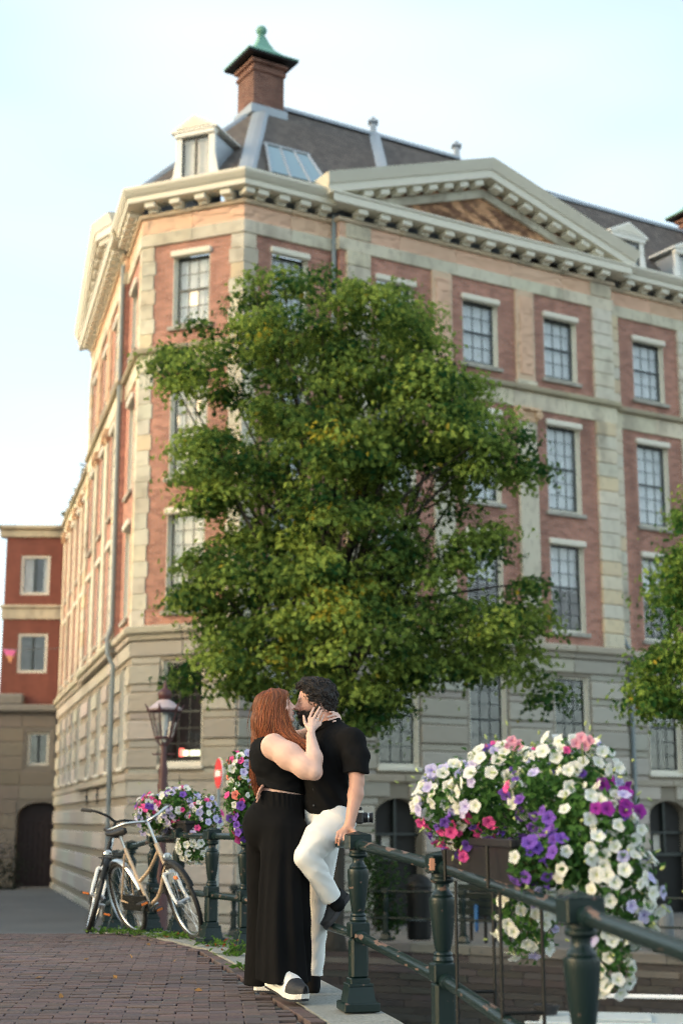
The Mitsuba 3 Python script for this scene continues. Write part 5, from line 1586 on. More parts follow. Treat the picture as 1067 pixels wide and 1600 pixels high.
RT = [(1067, 790), (1040, 815), (1022, 850), (1050, 870), (1020, 900), (1030, 935), (1052, 950), (1040, 990), (1000, 1030), (990, 1058), (1012, 1080), (1010, 1105), (1040, 1100), (1067, 1112), (1250, 1120), (1300, 1000), (1290, 760), (1190, 640), (1110, 690), (1085, 770)]
tb = at(1180, 1300, 26.0); tb[2] = Z_QUAY - .05
tree('yellow green tree reaching into the frame at the right edge', [RT], [], 25.0, (tb, at(1180, 1130, 25.5), .18), 190, 130, r7, rad=.26, greens=((.035, .11, .03), (.30, .42, .09)), yellow=.008, leaf=.062)
# ivy by the quay railing
K = thing('ivy_bush', 'dark green ivy bush hanging by the quay railing right of the man', 'bush')
c = np.vstack([at(592, 1395, 29.9) + r7.normal(0, 1, (900, 3)) * (.22, .14, .34), at(575, 1345, 30.0) + r7.normal(0, 1, (350, 3)) * (.12, .1, .2), at(612, 1440, 29.8) + r7.normal(0, 1, (260, 3)) * (.14, .1, .12)])
c[:, 2] = np.maximum(c[:, 2], Z_QUAY + .02)
tone = r7.uniform(0, 1, (len(c), 1))
v, f, cc = leaf_cloud(c, r7.uniform(.6, 1.2, len(c)) * .05, r7, np.array((.018, .05, .02)) * (1 - tone) + np.array((.06, .11, .035)) * tone)
put('leaves', (v, f), 'vc_leaf', K, color=cc, kind='stuff')
put('stems', cat_([tube([at(590, 1455, 29.9) + (r7.normal(0, .1), 0, 0), at(590, 1420, 29.9) + r7.normal(0, .1, 3), c[i]], .008, 4, False) for i in range(0, 900, 60)]), 'bark', K)
K = thing('shrub', 'grey green shrub at the foot of the red building left of its gateway', 'bush')
c = at(8, 1360, 55.0) + r7.normal(0, 1, (500, 3)) * (.45, .2, .5)
c[:, 2] = np.maximum(c[:, 2], Z_STREET + .05)
v, f, cc = leaf_cloud(c, r7.uniform(.6, 1.2, len(c)) * .07, r7, np.full((len(c), 3), (.05, .06, .045)) * r7.uniform(.6, 1.4, (len(c), 1)))
put('leaves', (v, f), 'vc_leaf', K, color=cc, kind='stuff')
put('stems', cat_([tube([(at(8, 1383, 55.0)[0] + r7.normal(0, .1), 55.0, Z_STREET), c[i]], .012, 4, False) for i in range(0, 500, 60)]), 'bark', K)

# ------------------------------------------------------------------ the couple: signed distances -> one surface per body, garment and head of hair
def smin(a, b, k):
    h = np.clip(0.5 + 0.5 * (b - a) / k, 0, 1)
    return b * (1 - h) + a * h - k * h * (1 - h)
def smax(a, b, k): return -smin(-a, -b, k)
def cone(p, a, b, ra, rb):
    a, b = np.asarray(a, np.float32), np.asarray(b, np.float32)
    d = b - a
    t = np.clip(((p - a) @ d) / (d @ d), 0, 1)
    return np.linalg.norm(p - (a + t[:, None] * d), axis=1) - (ra + (rb - ra) * t)
def chain(p, pts, rr, k=0.02):
    d = None
    for i in range(len(pts) - 1):
        c = cone(p, pts[i], pts[i + 1], rr[i], rr[i + 1])
        d = c if d is None else smin(d, c, k)
    return d
def ell(p, c, r, Rm=None):
    q = p - np.asarray(c, np.float32)
    if Rm is not None: q = q @ Rm
    r = np.asarray(r, np.float32)
    k0 = np.linalg.norm(q / r, axis=1)
    k1 = np.linalg.norm(q / (r * r), axis=1)
    return k0 * (k0 - 1.0) / np.maximum(k1, 1e-6)


def surface(f, lo, hi, h):
    """naive surface nets over a sparsely evaluated grid"""
    lo, hi = np.asarray(lo, float), np.asarray(hi, float)
    B = 4
    nb = np.ceil((hi - lo) / (h * B)).astype(int)
    n = nb * B + 1
    H = h * B
    cc = np.stack(np.meshgrid(*[np.arange(k) for k in nb], indexing='ij'), -1).reshape(-1, 3)
    fc = np.concatenate([f((lo + (q + .5) * H).astype(np.float32)) for q in np.array_split(cc, max(1, len(cc) // 120000 + 1))])
    near = np.abs(fc) < H * 1.35
    G = np.full(n, 1.0, np.float32)
    full = np.repeat(np.repeat(np.repeat(np.sign(fc).reshape(nb) * H, B, 0), B, 1), B, 2).astype(np.float32)
    G[:-1, :-1, :-1] = full
    sel = cc[near]
    off = np.stack(np.meshgrid(*[np.arange(B + 1)] * 3, indexing='ij'), -1).reshape(-1, 3)
    for q in np.array_split(sel, max(1, len(sel) // 1500 + 1)):
        idx = (q[:, None] * B + off[None]).reshape(-1, 3)
        G[idx[:, 0], idx[:, 1], idx[:, 2]] = f((lo + idx * h).astype(np.float32))
    S = G < 0
    m = n - 1
    cs = [G[i:i + m[0], j:j + m[1], k:k + m[2]] for i, j, k in np.ndindex(2, 2, 2)]
    ss = [c < 0 for c in cs]
    cnt = sum(s.astype(np.int8) for s in ss)
    act = (cnt > 0) & (cnt < 8)
    ids = np.full(m, -1, np.int64)
    ii = np.argwhere(act)
    ids[act] = np.arange(len(ii))
    vals = np.stack([c[act] for c in cs], 1)
    corner = np.array(list(np.ndindex(2, 2, 2)), float)
    acc, num = np.zeros((len(ii), 3)), np.zeros(len(ii))
    for a in range(8):
        for b in range(a + 1, 8):
            if np.abs(corner[a] - corner[b]).sum() == 1:
                va, vb = vals[:, a], vals[:, b]
                cr = (va < 0) != (vb < 0)
                t = np.where(cr, va / np.where(cr, va - vb, 1), 0)
                acc += np.where(cr[:, None], corner[a] + t[:, None] * (corner[b] - corner[a]), 0)
                num += cr
    V = lo + (ii + acc / np.maximum(num, 1)[:, None]) * h
    F = []
    for ax in range(3):
        o = [np.array(q) for q in ([0, 0, 0], [0, -1, 0], [0, -1, -1], [0, 0, -1])]
        o = [np.roll(q, ax) for q in o]
        sl = [slice(None)] * 3
        A = S[tuple(slice(0, -1) if i == ax else slice(None) for i in range(3))]
        Bq = S[tuple(slice(1, None) if i == ax else slice(None) for i in range(3))]
        e = np.argwhere(A != Bq)
        fl = S[e[:, 0], e[:, 1], e[:, 2]]
        ok = np.all([(e[:, i] > 0) & (e[:, i] < m[i]) for i in range(3)], 0)
        e, fl = e[ok], fl[ok]
        q = np.stack([ids[tuple((e + w).T)] for w in o], 1)
        ok = (q >= 0).all(1)
        q, fl = q[ok], fl[ok]
        q[~fl] = q[~fl][:, ::-1]
        F.append(q)
    F = np.vstack(F)
    t = tm(V, np.vstack([F[:, [0, 1, 2]], F[:, [0, 2, 3]]]))
    v = V
    nn = np.cross(v[t.faces[:, 1]] - v[t.faces[:, 0]], v[t.faces[:, 2]] - v[t.faces[:, 0]])
    g = v[t.faces].mean(1)
    s = f((g[::97] + nn[::97] / (np.linalg.norm(nn[::97], axis=1, keepdims=True) + 1e-12) * h).astype(np.float32))
    if (s > 0).mean() < .5: t.invert()
    return t


rp = np.random.default_rng(5)
def vnoise(p, s, seed=0): return meshkit.noise(np.asarray(p, float) * s, seed).astype(np.float32) - .5
YC = 8.80
J = lambda x, y, Y=YC: at(x, y, Y)


def head_sdf(c, side, s, tilt, yaw=0.0, male=False):
    """side = +1 looks along +x; returns (sdf, to_local)"""
    a, b = math.radians(tilt), math.radians(yaw)
    Ry = np.array([[math.cos(a), 0, -math.sin(a)], [0, 1, 0], [math.sin(a), 0, math.cos(a)]])      # local -> world, nose up for a > 0
    D = np.diag([side, side, 1.0])
    Rz = np.array([[math.cos(b), -math.sin(b), 0], [math.sin(b), math.cos(b), 0], [0, 0, 1]])
    M = Rz @ D @ Ry
    c = np.asarray(c)
    def loc(p): return ((p - c) @ M / s).astype(np.float32)
    def f(p):
        q = loc(p)
        d = ell(q, (-.012, 0, .028), (.098, .076, .096))
        d = smin(d, ell(q, (.032, 0, -.035), (.056, .056, .080)), .03)
        for w in (-1, 1):
            d = smin(d, cone(q, (-.018, w * .050, -.050), (.060, w * .018, -.100), .022, .018), .02)
            d = smin(d, ell(q, (.048, w * .040, -.028), (.028, .022, .024)), .02)                         # cheek
        d = smin(d, cone(q, (.066, -.008, -.102), (.066, .008, -.102), .0165, .0165), .012)
        for w in (-1, 1):
            d = smax(d, -ell(q, (.090, w * .033, .004), (.020, .016, .011)), .010)
        d = smin(d, cone(q, (.078, -.030, .022), (.078, .030, .022), .011, .011), .012)
        for w in (-1, 1):
            d = smin(d, ell(q, (.070, w * .031, .000), (.014, .015, .0115)), .004)                        # closed lids
        d = smin(d, cone(q, (.084, 0, .012), (.106, 0, -.026), .0085, .0105 + .002 * male), .010)
        for w in (-1, 1):
            d = smin(d, ell(q, (.091, w * .012, -.032), (.011, .008, .008)), .006)
        d = smin(d, ell(q, (.0845, 0, -.056), (.0125, .022, .0062)), .005)
        d = smin(d, ell(q, (.0825, 0, -.068), (.0120, .018, .0070)), .005)
        for w in (-1, 1):
            e = ell(q, (-.018, w * .077, -.012), (.020, .009, .031))
            e = smax(e, -ell(q, (-.014, w * .086, -.010), (.010, .007, .019)), .004)
            d = smin(d, e, .006)
        return d * s
    return f, loc, M


def hand(p, wrist, palm, tips, knuckles, thumb, r=.0085, palm_r=.021):
    """palm slab between the wrist and the knuckles, four bent fingers and a thumb from the palm's side"""
    kn = [np.asarray(k) for k in knuckles]
    d = cone(p, wrist, lerp(wrist, kn[1], .35), palm_r * 1.02, palm_r * .95)
    for k in kn:
        d = smin(d, cone(p, lerp(wrist, palm, .6), k, palm_r * .72, r * 1.25), .012)
    d = smin(d, cone(p, kn[0], kn[-1], r * 1.15, r * 1.05), .008)
    for k, (mid, tip), q in zip(kn, tips, (1.0, 1.05, 1.0, .85)):
        f = smin(cone(p, k, mid, r * 1.08 * q, r * .95 * q), cone(p, mid, tip, r * .95 * q, r * .74 * q), .004)
        d = smin(d, f, .004)
    a, b, c = thumb
    d = smin(d, cone(p, a, b, r * 1.6, r * 1.15), .010)
    d = smin(d, cone(p, b, c, r * 1.15, r * .85), .004)
    return d


# ---- joints of the woman (she looks to the right)
w_head = J(434.5, 1106.5, 8.80)
fW, locW, MW = head_sdf(w_head, 1, .90, 16.0, -6)
wn0, wn1 = J(421, 1121, 8.84), J(419, 1150, 8.83)
w_sh_n, w_sh_f = J(428, 1166, 8.66), J(428, 1158, 9.00)
w_el_n = J(491, 1207, 8.50)
w_wr_n = J(485.5, 1150, 8.62)
w_ch, w_wa, w_hip = J(433, 1190, 8.83), J(441, 1236, 8.83), J(425, 1285, 8.83)
w_el_f, w_wr_f = J(470, 1153, 9.02), J(519, 1121, 8.95)
wA = [J(483.3, 1123.5, 8.695), J(489.5, 1124, 8.690), J(495, 1127.5, 8.692), J(499.6, 1132, 8.700)]
wAt = [(J(486.5, 1114.5, 8.705), J(490.6, 1106, 8.722)), (J(494.5, 1114.5, 8.703), J(499.6, 1105.5, 8.722)), (J(498.8, 1118.5, 8.704), J(502.2, 1110.5, 8.722)), (J(503, 1124, 8.710), J(506, 1117, 8.726))]
wAth = (J(482, 1139, 8.66), J(476.5, 1130, 8.675), J(474.4, 1119, 8.69))
wB = [J(526, 1116, 8.90), J(529, 1119, 8.88), J(530.5, 1122.5, 8.865), J(530.5, 1126, 8.86)]
wBt = [(J(521, 1113.5, 8.82), J(516, 1113, 8.775)), (J(521, 1117.5, 8.80), J(511.5, 1121, 8.752)), (J(523.5, 1122.5, 8.795), J(513, 1125.5, 8.752)), (J(526.5, 1126.5, 8.80), J(520, 1128, 8.758))]
wBth = (J(523, 1124, 8.93), J(521, 1128, 8.90), J(517, 1130, 8.86))


def torso_w(p, g=0.0):
    d = ell(p, J(425, 1180, 8.83), (.125 + g, .165 + g, .150 + g))
    d = smin(d, ell(p, J(446, 1190, 8.83), (.110 + g, .150 + g, .085 + g)), .05)                  # bust
    d = smin(d, cone(p, J(434, 1205, 8.83), J(440, 1240, 8.83), .125 + g, .128 + g), .06)
    d = smin(d, cone(p, w_sh_n, w_sh_f, .060 + g, .058 + g), .05)
    return d
def seat_w(p, g=0.0):
    d = ell(p, J(419, 1290, 8.83), (.140 + g, .185 + g, .150 + g))
    d = smin(d, ell(p, J(440, 1272, 8.83), (.125 + g, .175 + g, .140 + g)), .05)
    return smin(d, cone(p, J(441, 1238, 8.79), J(441, 1238, 8.87), .118 + g, .118 + g), .07)
def woman_body(p):
    d = fW(p)
    d = smin(d, cone(p, wn0, wn1, .050, .058), .025)
    d = smin(d, torso_w(p), .05)
    d = smin(d, seat_w(p, -.02), .05)
    for y, x0, x1 in ((8.69, 440, 441), (8.99, 413, 405)):
        d = smin(d, chain(p, [J(x0, 1300, y), J(x0 - 2, 1420, y + (.03 if y > 8.8 else -.03)), J(x1, 1535, y + (.08 if y > 8.8 else -.06))], [.085, .050, .038]), .02)
    # near arm: soft upper arm, bent elbow, forearm up to the hand on his cheek
    d = smin(d, chain(p, [w_sh_n, J(452, 1182, 8.60), J(478, 1200, 8.53), w_el_n], [.070, .076, .064, .047], .03), .03)
    d = smin(d, chain(p, [w_el_n, J(491, 1185, 8.535), w_wr_n], [.045, .048, .027], .02), .012)
    d = smin(d, hand(p, w_wr_n, J(487, 1137, 8.675), wAt, wA, wAth), .012)
    # far arm round his neck
    d = smin(d, chain(p, [w_sh_f, w_el_f], [.062, .045]), .03)
    d = smin(d, chain(p, [w_el_f, J(495, 1142, 9.02), w_wr_f], [.045, .042, .027], .02), .012)
    d = smin(d, hand(p, w_wr_f, J(524, 1119, 8.92), wBt, wB, wBth), .010)
    return d
WOMAN = fresh('person')
t = surface(woman_body, (-.62, 8.36, .05), (.06, 9.30, 1.86), .0048)
def skin_colour(v, base, loc, blush=.9, beard=False):
    c = np.repeat(np.array(base)[None], len(v), 0)
    c *= (1 + .10 * (vnoise(v, 18, 3) + .5 * vnoise(v, 60, 4)))[:, None]
    q = loc(v.astype(np.float32))
    face = (np.abs(q) < .16).all(1)
    def spot(cx, cy, cz, r, col, k):
        nonlocal c
        w = np.exp(-(((q - np.array((cx, cy, cz))) / np.array(r)) ** 2).sum(1)) * k * face
        c = c * (1 - w[:, None]) + np.array(col) * w[:, None]
    for w in (-1, 1):
        spot(.055, w * .042, -.028, (.03, .025, .022), (base[0], base[1] * .70, base[2] * .66), .7 * blush)
        spot(-.018, w * .082, -.012, (.02, .012, .03), (base[0], base[1] * .72, base[2] * .66), .6)
        spot(.078, w * .031, -.002, (.012, .014, .003), (.10, .055, .04), .85)                       # lash line
        spot(.082, w * .031, .024, (.014, .018, .0045), (.10, .05, .03) if not beard else (.035, .022, .016), .85 if beard else .5)
    spot(.105, 0, -.026, (.014, .014, .012), (base[0], base[1] * .72, base[2] * .68), .6)
    spot(.092, 0, -.061, (.012, .020, .0095), (.50, .17, .15), .85)
    spot(.094, 0, -.0615, (.010, .018, .0016), (.18, .06, .05), .8)
    if beard:
        dens = np.clip(1.15 - np.abs((q[:, 2] + .085) / .055), 0, 1) * np.clip((q[:, 0] + .035) / .03, 0, 1) * face
        dens *= (q[:, 2] < -.040)
        c = c * (1 - .85 * dens[:, None]) + np.array((.04, .027, .02)) * .85 * dens[:, None]
    return np.clip(c, .01, .85)
SKIN_W = (.66, .42, .335)
scene[WOMAN] = mikit.ply(t, 'vc_skin', smooth=True, color=skin_colour(t.vertices, SKIN_W, locW))
tag(WOMAN, 'woman with long auburn hair, sleeveless black top and wide black trousers, kissing the man', 'person')


# sleeveless top: the torso grown by a few millimetres, cut at neck, armholes and hem
def ribs(p): return .0035 * np.sin(p[:, 2] * 95 + 4 * np.sin(p[:, 0] * 14) + 3 * vnoise(p, 7, 2)) * np.clip((1.36 - p[:, 2]) / .12, 0, 1)
def top_w(p):
    d = smin(torso_w(p, .012), seat_w(p, -.006), .05) - ribs(p) - .005 * vnoise(p, 22, 7)
    hem = J(440, 1235.5, 8.7)[2] + (p[:, 0] - J(440, 1239)[0]) * (-.17)
    d = smax(d, hem - p[:, 2], .006)
    d = smax(d, p[:, 2] - (J(420, 1152)[2] + .0 * p[:, 0]), .02)
    arm = chain(p, [w_sh_n + (0, -.12, .02), w_sh_n, J(452, 1184, 8.62)], [.074, .074, .070], .03)
    d = smax(d, -arm, .008)
    arm = cone(p, w_sh_f + (0, .10, .02), w_sh_f, .062, .062)
    return smax(d, -arm, .008)
put('top', surface(top_w, (-.62, 8.52, .95), (-.06, 9.16, 1.62), .005), 'black_knit', WOMAN, smooth=True, label='sleeveless cropped black top')


# wide trousers
def trousers_w(p):
    d = smin(seat_w(p, .012), torso_w(p, .004), .05)
    d = smax(d, p[:, 2] - J(440, 1240)[2] - (p[:, 0] - J(441, 1238)[0]) * (-.10), .006)
    ang = np.arctan2(p[:, 1] - 8.68, p[:, 0] - J(443, 1400)[0])
    low = np.clip((1.02 - p[:, 2]) / .7, 0, 1)
    fold = .012 * low * (np.sin(ang * 7 + 2.2 * np.sin(p[:, 2] * 2.3)) + .6 * np.sin(ang * 12 + 1.7 + 1.5 * np.sin(p[:, 2] * 3)))
    n = cone(p, J(440, 1300, 8.70), J(442, 1540, 8.62), .122, .140)
    n2 = cone(p, J(456, 1300, 8.72), J(455, 1540, 8.70), .098, .098)
    near = smin(n, n2, .05) - fold
    far_ = cone(p, J(413, 1305, 8.95), J(406, 1545, 9.08), .112, .090) - fold * .7
    hem_n = J(440, 1533, 8.62)[2] + .010 * np.sin((p[:, 0] - J(440, 1500)[0]) * 28)
    near = smax(near, hem_n - p[:, 2], .006)
    far_ = smax(far_, J(404, 1541, 9.04)[2] - p[:, 2], .006)
    legs = smin(near, far_, .012)
    d = smin(d, legs, .035)
    gat = .0035 * np.sin(p[:, 0] * 210 + p[:, 1] * 150) * np.clip((p[:, 2] - J(440, 1268)[2]) / .08, 0, 1)
    return d - gat - .006 * vnoise(p, 11, 9)
put('trousers', surface(trousers_w, (-.68, 8.38, -.02), (-.04, 9.24, 1.26), .0058), 'black_cloth', WOMAN, smooth=True, label='wide leg black trousers with gathered waist')


def shoe(person, toe, heel, roll=0.0, mats=('white', 'dark'), z=None, pitch_axis=None, L=.285, label=None):
    """sneaker: sole, upper, toe panel, laces; toe and heel are points of the sole's underside"""
    toe, heel = np.asarray(toe, float), np.asarray(heel, float)
    fx = ortho(toe - heel)
    up = ortho(np.array(pitch_axis if pitch_axis is not None else (0, 0, 1.0)) - fx * (fx @ np.array(pitch_axis if pitch_axis is not None else (0, 0, 1.0))))
    ly = np.cross(up, fx)
    M = np.eye(4)
    M[:3, 0], M[:3, 1], M[:3, 2], M[:3, 3] = fx, ly, up, heel
    s = np.linalg.norm(toe - heel) / .285
    M[:3, :3] *= s
    xs = np.linspace(0, 1, 15)
    wid = np.interp(xs, [0, .08, .3, .5, .72, .9, 1.0], [.022, .034, .036, .038, .048, .040, .012])
    def slab(z0, z1, e, lift=.012):
        top, bot = [], []
        for x, w in zip(xs, wid):
            lz = lift * max(0, (x - .78) / .22) ** 2
            for sg in (-1, 1):
                bot.append([x * .285, sg * (w + e), z0 + lz]); top.append([x * .285, sg * (w + e), z1 + lz])
        v = np.array(bot + top)
        n = len(xs) * 2
        f = []
        for i in range(len(xs) - 1):
            a = i * 2
            f += [[a, a + 2, a + 1], [a + 1, a + 2, a + 3], [n + a, n + a + 1, n + a + 2], [n + a + 1, n + a + 3, n + a + 2], [a, n + a, n + a + 2], [a, n + a + 2, a + 2], [a + 1, a + 3, n + a + 3], [a + 1, n + a + 3, n + a + 1]]
        f += [[0, 1, n + 1], [0, n + 1, n], [n - 2, 2 * n - 2, 2 * n - 1], [n - 2, 2 * n - 1, n - 1]]
        return tm(v, f)
    SH = fresh(f'{person}__shoe')
    if label: tag(SH, label)
    wht, drk = (.74, .72, .66), (.020, .022, .028)
    put('outsole', xf(slab(0, .010, .001), M), 'vc', SH, color=drk)
    put('midsole', xf(slab(.010, .030, .003), M), 'vc', SH, color=wht if mats[0] == 'white' else (.03, .03, .032))
    rings = []
    n = 20
    hgt = np.interp(xs, [0, .1, .25, .42, .60, .80, .95, 1], [.070, .078, .082, .088, .066, .046, .036, .028])
    for x, w, hh in zip(xs, wid, hgt):
        lz = .012 * max(0, (x - .78) / .22) ** 2
        for q in np.linspace(0, math.pi, n):
            cx, sx = math.cos(q), math.sin(q)
            rings.append([x * .285, (w - .001) * np.sign(cx) * abs(cx) ** (.55 if x < .45 else .75), .029 + lz + hh * sx ** .8 * 1.0])
    v = np.array(rings)
    f = []
    for i in range(len(xs) - 1):
        for j in range(n - 1):
            a = i * n + j
            f += [[a, a + n, a + n + 1], [a, a + n + 1, a + 1]]
    for k, sgn_ in ((0, 1), ((len(xs) - 1) * n, -1)):
        f += [[k, k + j + (1 if sgn_ > 0 else 0), k + j + (0 if sgn_ > 0 else 1)] for j in range(1, n - 1)]
    f = np.array(f)
    xm = v[f].mean(1)[:, 0] / .285
    zm = v[f].mean(1)[:, 2]
    if mats[1] == 'dark' and mats[0] == 'white':
        toe_m = xm > .70
        def trim(q):
            q.remove_unreferenced_vertices()
            return q
        put('upper', xf(trim(tm(v, f[~toe_m])), M), 'vc', SH, color=(.74, .73, .70), smooth=True)
        put('toe_panel', xf(trim(tm(v, f[toe_m])), M), 'vc', SH, color=drk, smooth=True)
        put('side_stripe', xf(cat_([tube(smooth_path([[.085, w * .035, .060], [.12, w * .0375, .046], [.165, w * .041, .050], [.185, w * .036, .062]], 5), [.003] * 6 + [.0055] * 6 + [.004] * 4, 6) for w in (-1, 1)]), M), 'vc', SH, color=drk, smooth=True)
    else:
        put('upper', xf(tm(v, f), M), 'vc', SH, color=(.012, .012, .013), smooth=True)
    put('lace', xf(cat_([tube(smooth_path([[x, -.024, h_ - .010], [x + .006, 0, h_ + .008], [x, .024, h_ - .010]], 4), .0035, 5) for x, h_ in ((.140, .100), (.155, .092), (.170, .083), (.185, .075))]), M), 'vc', SH, color=(.74, .73, .70) if mats[0] == 'white' else (.02, .02, .02), smooth=True)
    return SH
dz = lambda q: float(deck_z(q[1])) + .014
def ground_pt(x, y):
    q = on_z(x, y, .012)
    q[2] = dz(q)
    return q
shoe(WOMAN, ground_pt(475, 1571), J(421, 1541, 8.72), label='white sneaker with black toe panel pointing to the camera')
hp = ground_pt(387, 1552) + (.035, .045, 0)
shoe(WOMAN, hp + (.285, -.02, 0), hp)


# long auburn hair
HAIR_GUIDES = []
def hair_mass(p):
    q = locW(p)
    d = ell(q, (-.020, 0, .030), (.108, .090, .108)) * .90
    d = smin(d, chain(p, [J(411, 1100, 8.84), J(409, 1128, 8.80), J(407, 1155, 8.80), J(402, 1185, 8.80), J(399, 1212, 8.80), J(401, 1244, 8.80)], [.056, .060, .046, .028, .018, .008], .03), .05)
    d = smin(d, chain(p, [J(424, 1105, 8.77), J(431, 1130, 8.73), J(424, 1148, 8.73)], [.036, .040, .032], .03), .04)
    d = smin(d, chain(p, [J(440, 1100, 8.765), J(446, 1128, 8.73), J(458, 1150, 8.68), J(474, 1163, 8.62), J(483, 1173, 8.585)], [.016, .020, .024, .020, .010], .02), .03)
    face = smax(-(q[:, 0] - .066 - .25 * np.clip(q[:, 2] + .02, -.1, .03)), smax(q[:, 2] - .086, np.abs(q[:, 1]) - .072, .01), .01)
    d = smax(d, -face, .012)
    ang = np.arctan2(p[:, 1] - 8.84, p[:, 0] - J(420, 1100)[0])
    return d + .004 * np.sin(ang * 26 + 5 * np.sin(p[:, 2] * 17)) + .010 * vnoise(p * np.array((1, 1, .35), np.float32), 40, 3)
HW = put('hair', surface(hair_mass, (-.66, 8.50, .92), (-.10, 9.02, 1.86), .005), 'vc_hair', WOMAN, smooth=True, color=(.15, .045, .016), label='long wavy auburn hair')
def strands(guides, n, r, cols, rnd, spread, wave, parent, name, sides=4, taper=.35):
    vs, fs, cs, k = [], [], [], 0
    for i in range(n):
        g = guides[rnd.integers(len(guides))]
        h = guides[g[2]] if g[2] is not None else g
        t = rnd.uniform(0, 1)
        A, Bq = smooth_path(g[0], 5), smooth_path(h[0], 5)
        m = min(len(A), len(Bq))
        P = A[:m] * (1 - t) + Bq[:m] * t
        e = rnd.normal(0, 1, 3) * spread * np.array((1, .7, .4))
        u = np.linspace(0, 1, m)[:, None]
        ph, fr_ = rnd.uniform(0, 6.28), rnd.uniform(5, 9)
        P = P + e * (.35 + .65 * u) + wave * u * np.concatenate([np.sin(u * fr_ * 2 + ph), .7 * np.cos(u * fr_ * 2 + ph), .3 * np.sin(u * fr_ + ph)], 1)
        m_ = int(m * rnd.uniform(.78, 1.0))
        P = P[:max(m_, 4)]
        q = tube(P, np.linspace(r, r * taper, len(P)) * rnd.uniform(.6, 1.3), sides, False)
        c = lerp(cols[0], cols[1], rnd.uniform(0, 1))
        vs.append(q.vertices); fs.append(q.faces + k); cs.append(np.repeat(c[None], len(q.vertices), 0))
        k += len(q.vertices)
    return put(name, (np.vstack(vs), np.vstack(fs)), 'vc_hair', parent, color=np.vstack(cs), smooth=True, kind='stuff')
def hg(pts, nxt): return (np.array([J(*q) for q in pts]), None, nxt)
# each guide: from the parting over the head and down; neighbours are blended
G_ = [hg([(432, 1078, 8.84), (414, 1084, 8.78), (402, 1106, 8.77), (400, 1134, 8.76), (402, 1160, 8.77), (398, 1190, 8.77), (397, 1216, 8.78), (400, 1250, 8.79)], 1),
      hg([(434, 1077, 8.83), (420, 1083, 8.755), (411, 1106, 8.735), (409, 1134, 8.72), (407, 1158, 8.73), (403, 1186, 8.76), (402, 1212, 8.78), (404, 1240, 8.79)], 2),
      hg([(437, 1077, 8.83), (428, 1083, 8.75), (421, 1106, 8.715), (420, 1132, 8.69), (416, 1150, 8.70), (408, 1172, 8.74), (401, 1196, 8.77), (399, 1222, 8.78)], 3),
      hg([(440, 1078, 8.83), (435, 1085, 8.75), (431, 1106, 8.71), (433, 1128, 8.685), (440, 1144, 8.66), (456, 1156, 8.62), (470, 1164, 8.60), (484, 1170, 8.58)], 4),
      hg([(444, 1079, 8.83), (442, 1087, 8.76), (440, 1106, 8.73), (445, 1128, 8.70), (453, 1143, 8.67), (464, 1153, 8.63), (476, 1163, 8.60), (487, 1166, 8.58)], 5),
      hg([(447, 1081, 8.83), (447, 1088, 8.77), (446, 1104, 8.755), (450, 1126, 8.72), (457, 1144, 8.69), (466, 1156, 8.64), (479, 1170, 8.60), (482, 1180, 8.58)], None),
      hg([(430, 1078, 8.85), (408, 1086, 8.82), (397, 1108, 8.83), (394, 1136, 8.83), (396, 1160, 8.82), (394, 1186, 8.81), (394, 1206, 8.80), (397, 1232, 8.80)], 0)]
strands(G_, 1050, .0036, ((.075, .019, .007), (.36, .098, .032)), rp, .006, .014, HW, 'strands')
strands(G_, 150, .0016, ((.14, .045, .016), (.50, .20, .08)), rp, .016, .016, HW, 'loose_strands', 3)
strands([hg([(470, 1160, 8.60), (480, 1165, 8.585), (487, 1163, 8.575), (490, 1168, 8.57), (486, 1174, 8.57), (484, 1169, 8.57)], None)], 14, .0028, ((.06, .02, .01), (.12, .04, .016)), rp, .004, .003, HW, 'curl')
k = cat_([tube([w_wr_n + 0, w_wr_n + (0.001, 0, 0)], .001, 4)])
put('ring', lathe([(.0085, -.0015), (.0105, -.0015), (.0105, .0015), (.0085, .0015)], 12, (0, 0, 0)).apply_transform(trimesh.geometry.align_vectors([0, 0, 1], ortho(wAt[2][0] - wA[2]))).apply_translation(lerp(wA[2], wAt[2][0], .35)), 'chrome', WOMAN)

# ---- the man (he looks to the left, leaning back on the railing)
m_head = J(491.0, 1099.0, 8.87)
fM, locM, MM = head_sdf(m_head, -1, 1.07, -3.0, 5, True)
mn0, mn1 = J(503, 1118, 8.85), J(515, 1148, 8.84)
m_sh_n, m_sh_f = J(549, 1160, 8.66), J(512, 1158, 9.02)
m_el_n, m_wr_n = J(557.5, 1222, 8.56), J(546.5, 1288, 8.475)
m_el_f, m_wr_f = J(462, 1222, 9.10), J(421, 1230, 8.99)
mA = [J(547, 1301, 8.47), J(540, 1303, 8.455), J(534, 1303.5, 8.45), J(528.5, 1302, 8.455)]
mAt = [(J(546, 1309, 8.445), J(544, 1317, 8.465)), (J(538, 1312, 8.425), J(536, 1321, 8.445)), (J(531, 1312, 8.425), J(529.5, 1321, 8.445)), (J(526, 1310, 8.435), J(525, 1318, 8.45))]
mAth = (J(549, 1296, 8.455), J(555, 1302, 8.44), J(557, 1309, 8.45))
mB = [J(414, 1226, 8.82), J(411.5, 1229.5, 8.78), J(410, 1234, 8.76), J(409, 1239, 8.77)]
mBt = [(J(410, 1229, 8.70), J(405.5, 1235, 8.665)), (J(406.5, 1234, 8.695), J(402.5, 1242, 8.665)), (J(405, 1239.5, 8.69), J(401, 1248, 8.665)), (J(405, 1245, 8.70), J(401, 1254, 8.67))]
mBth = (J(416, 1224, 8.92), J(415, 1219, 8.86), J(413, 1216, 8.81))


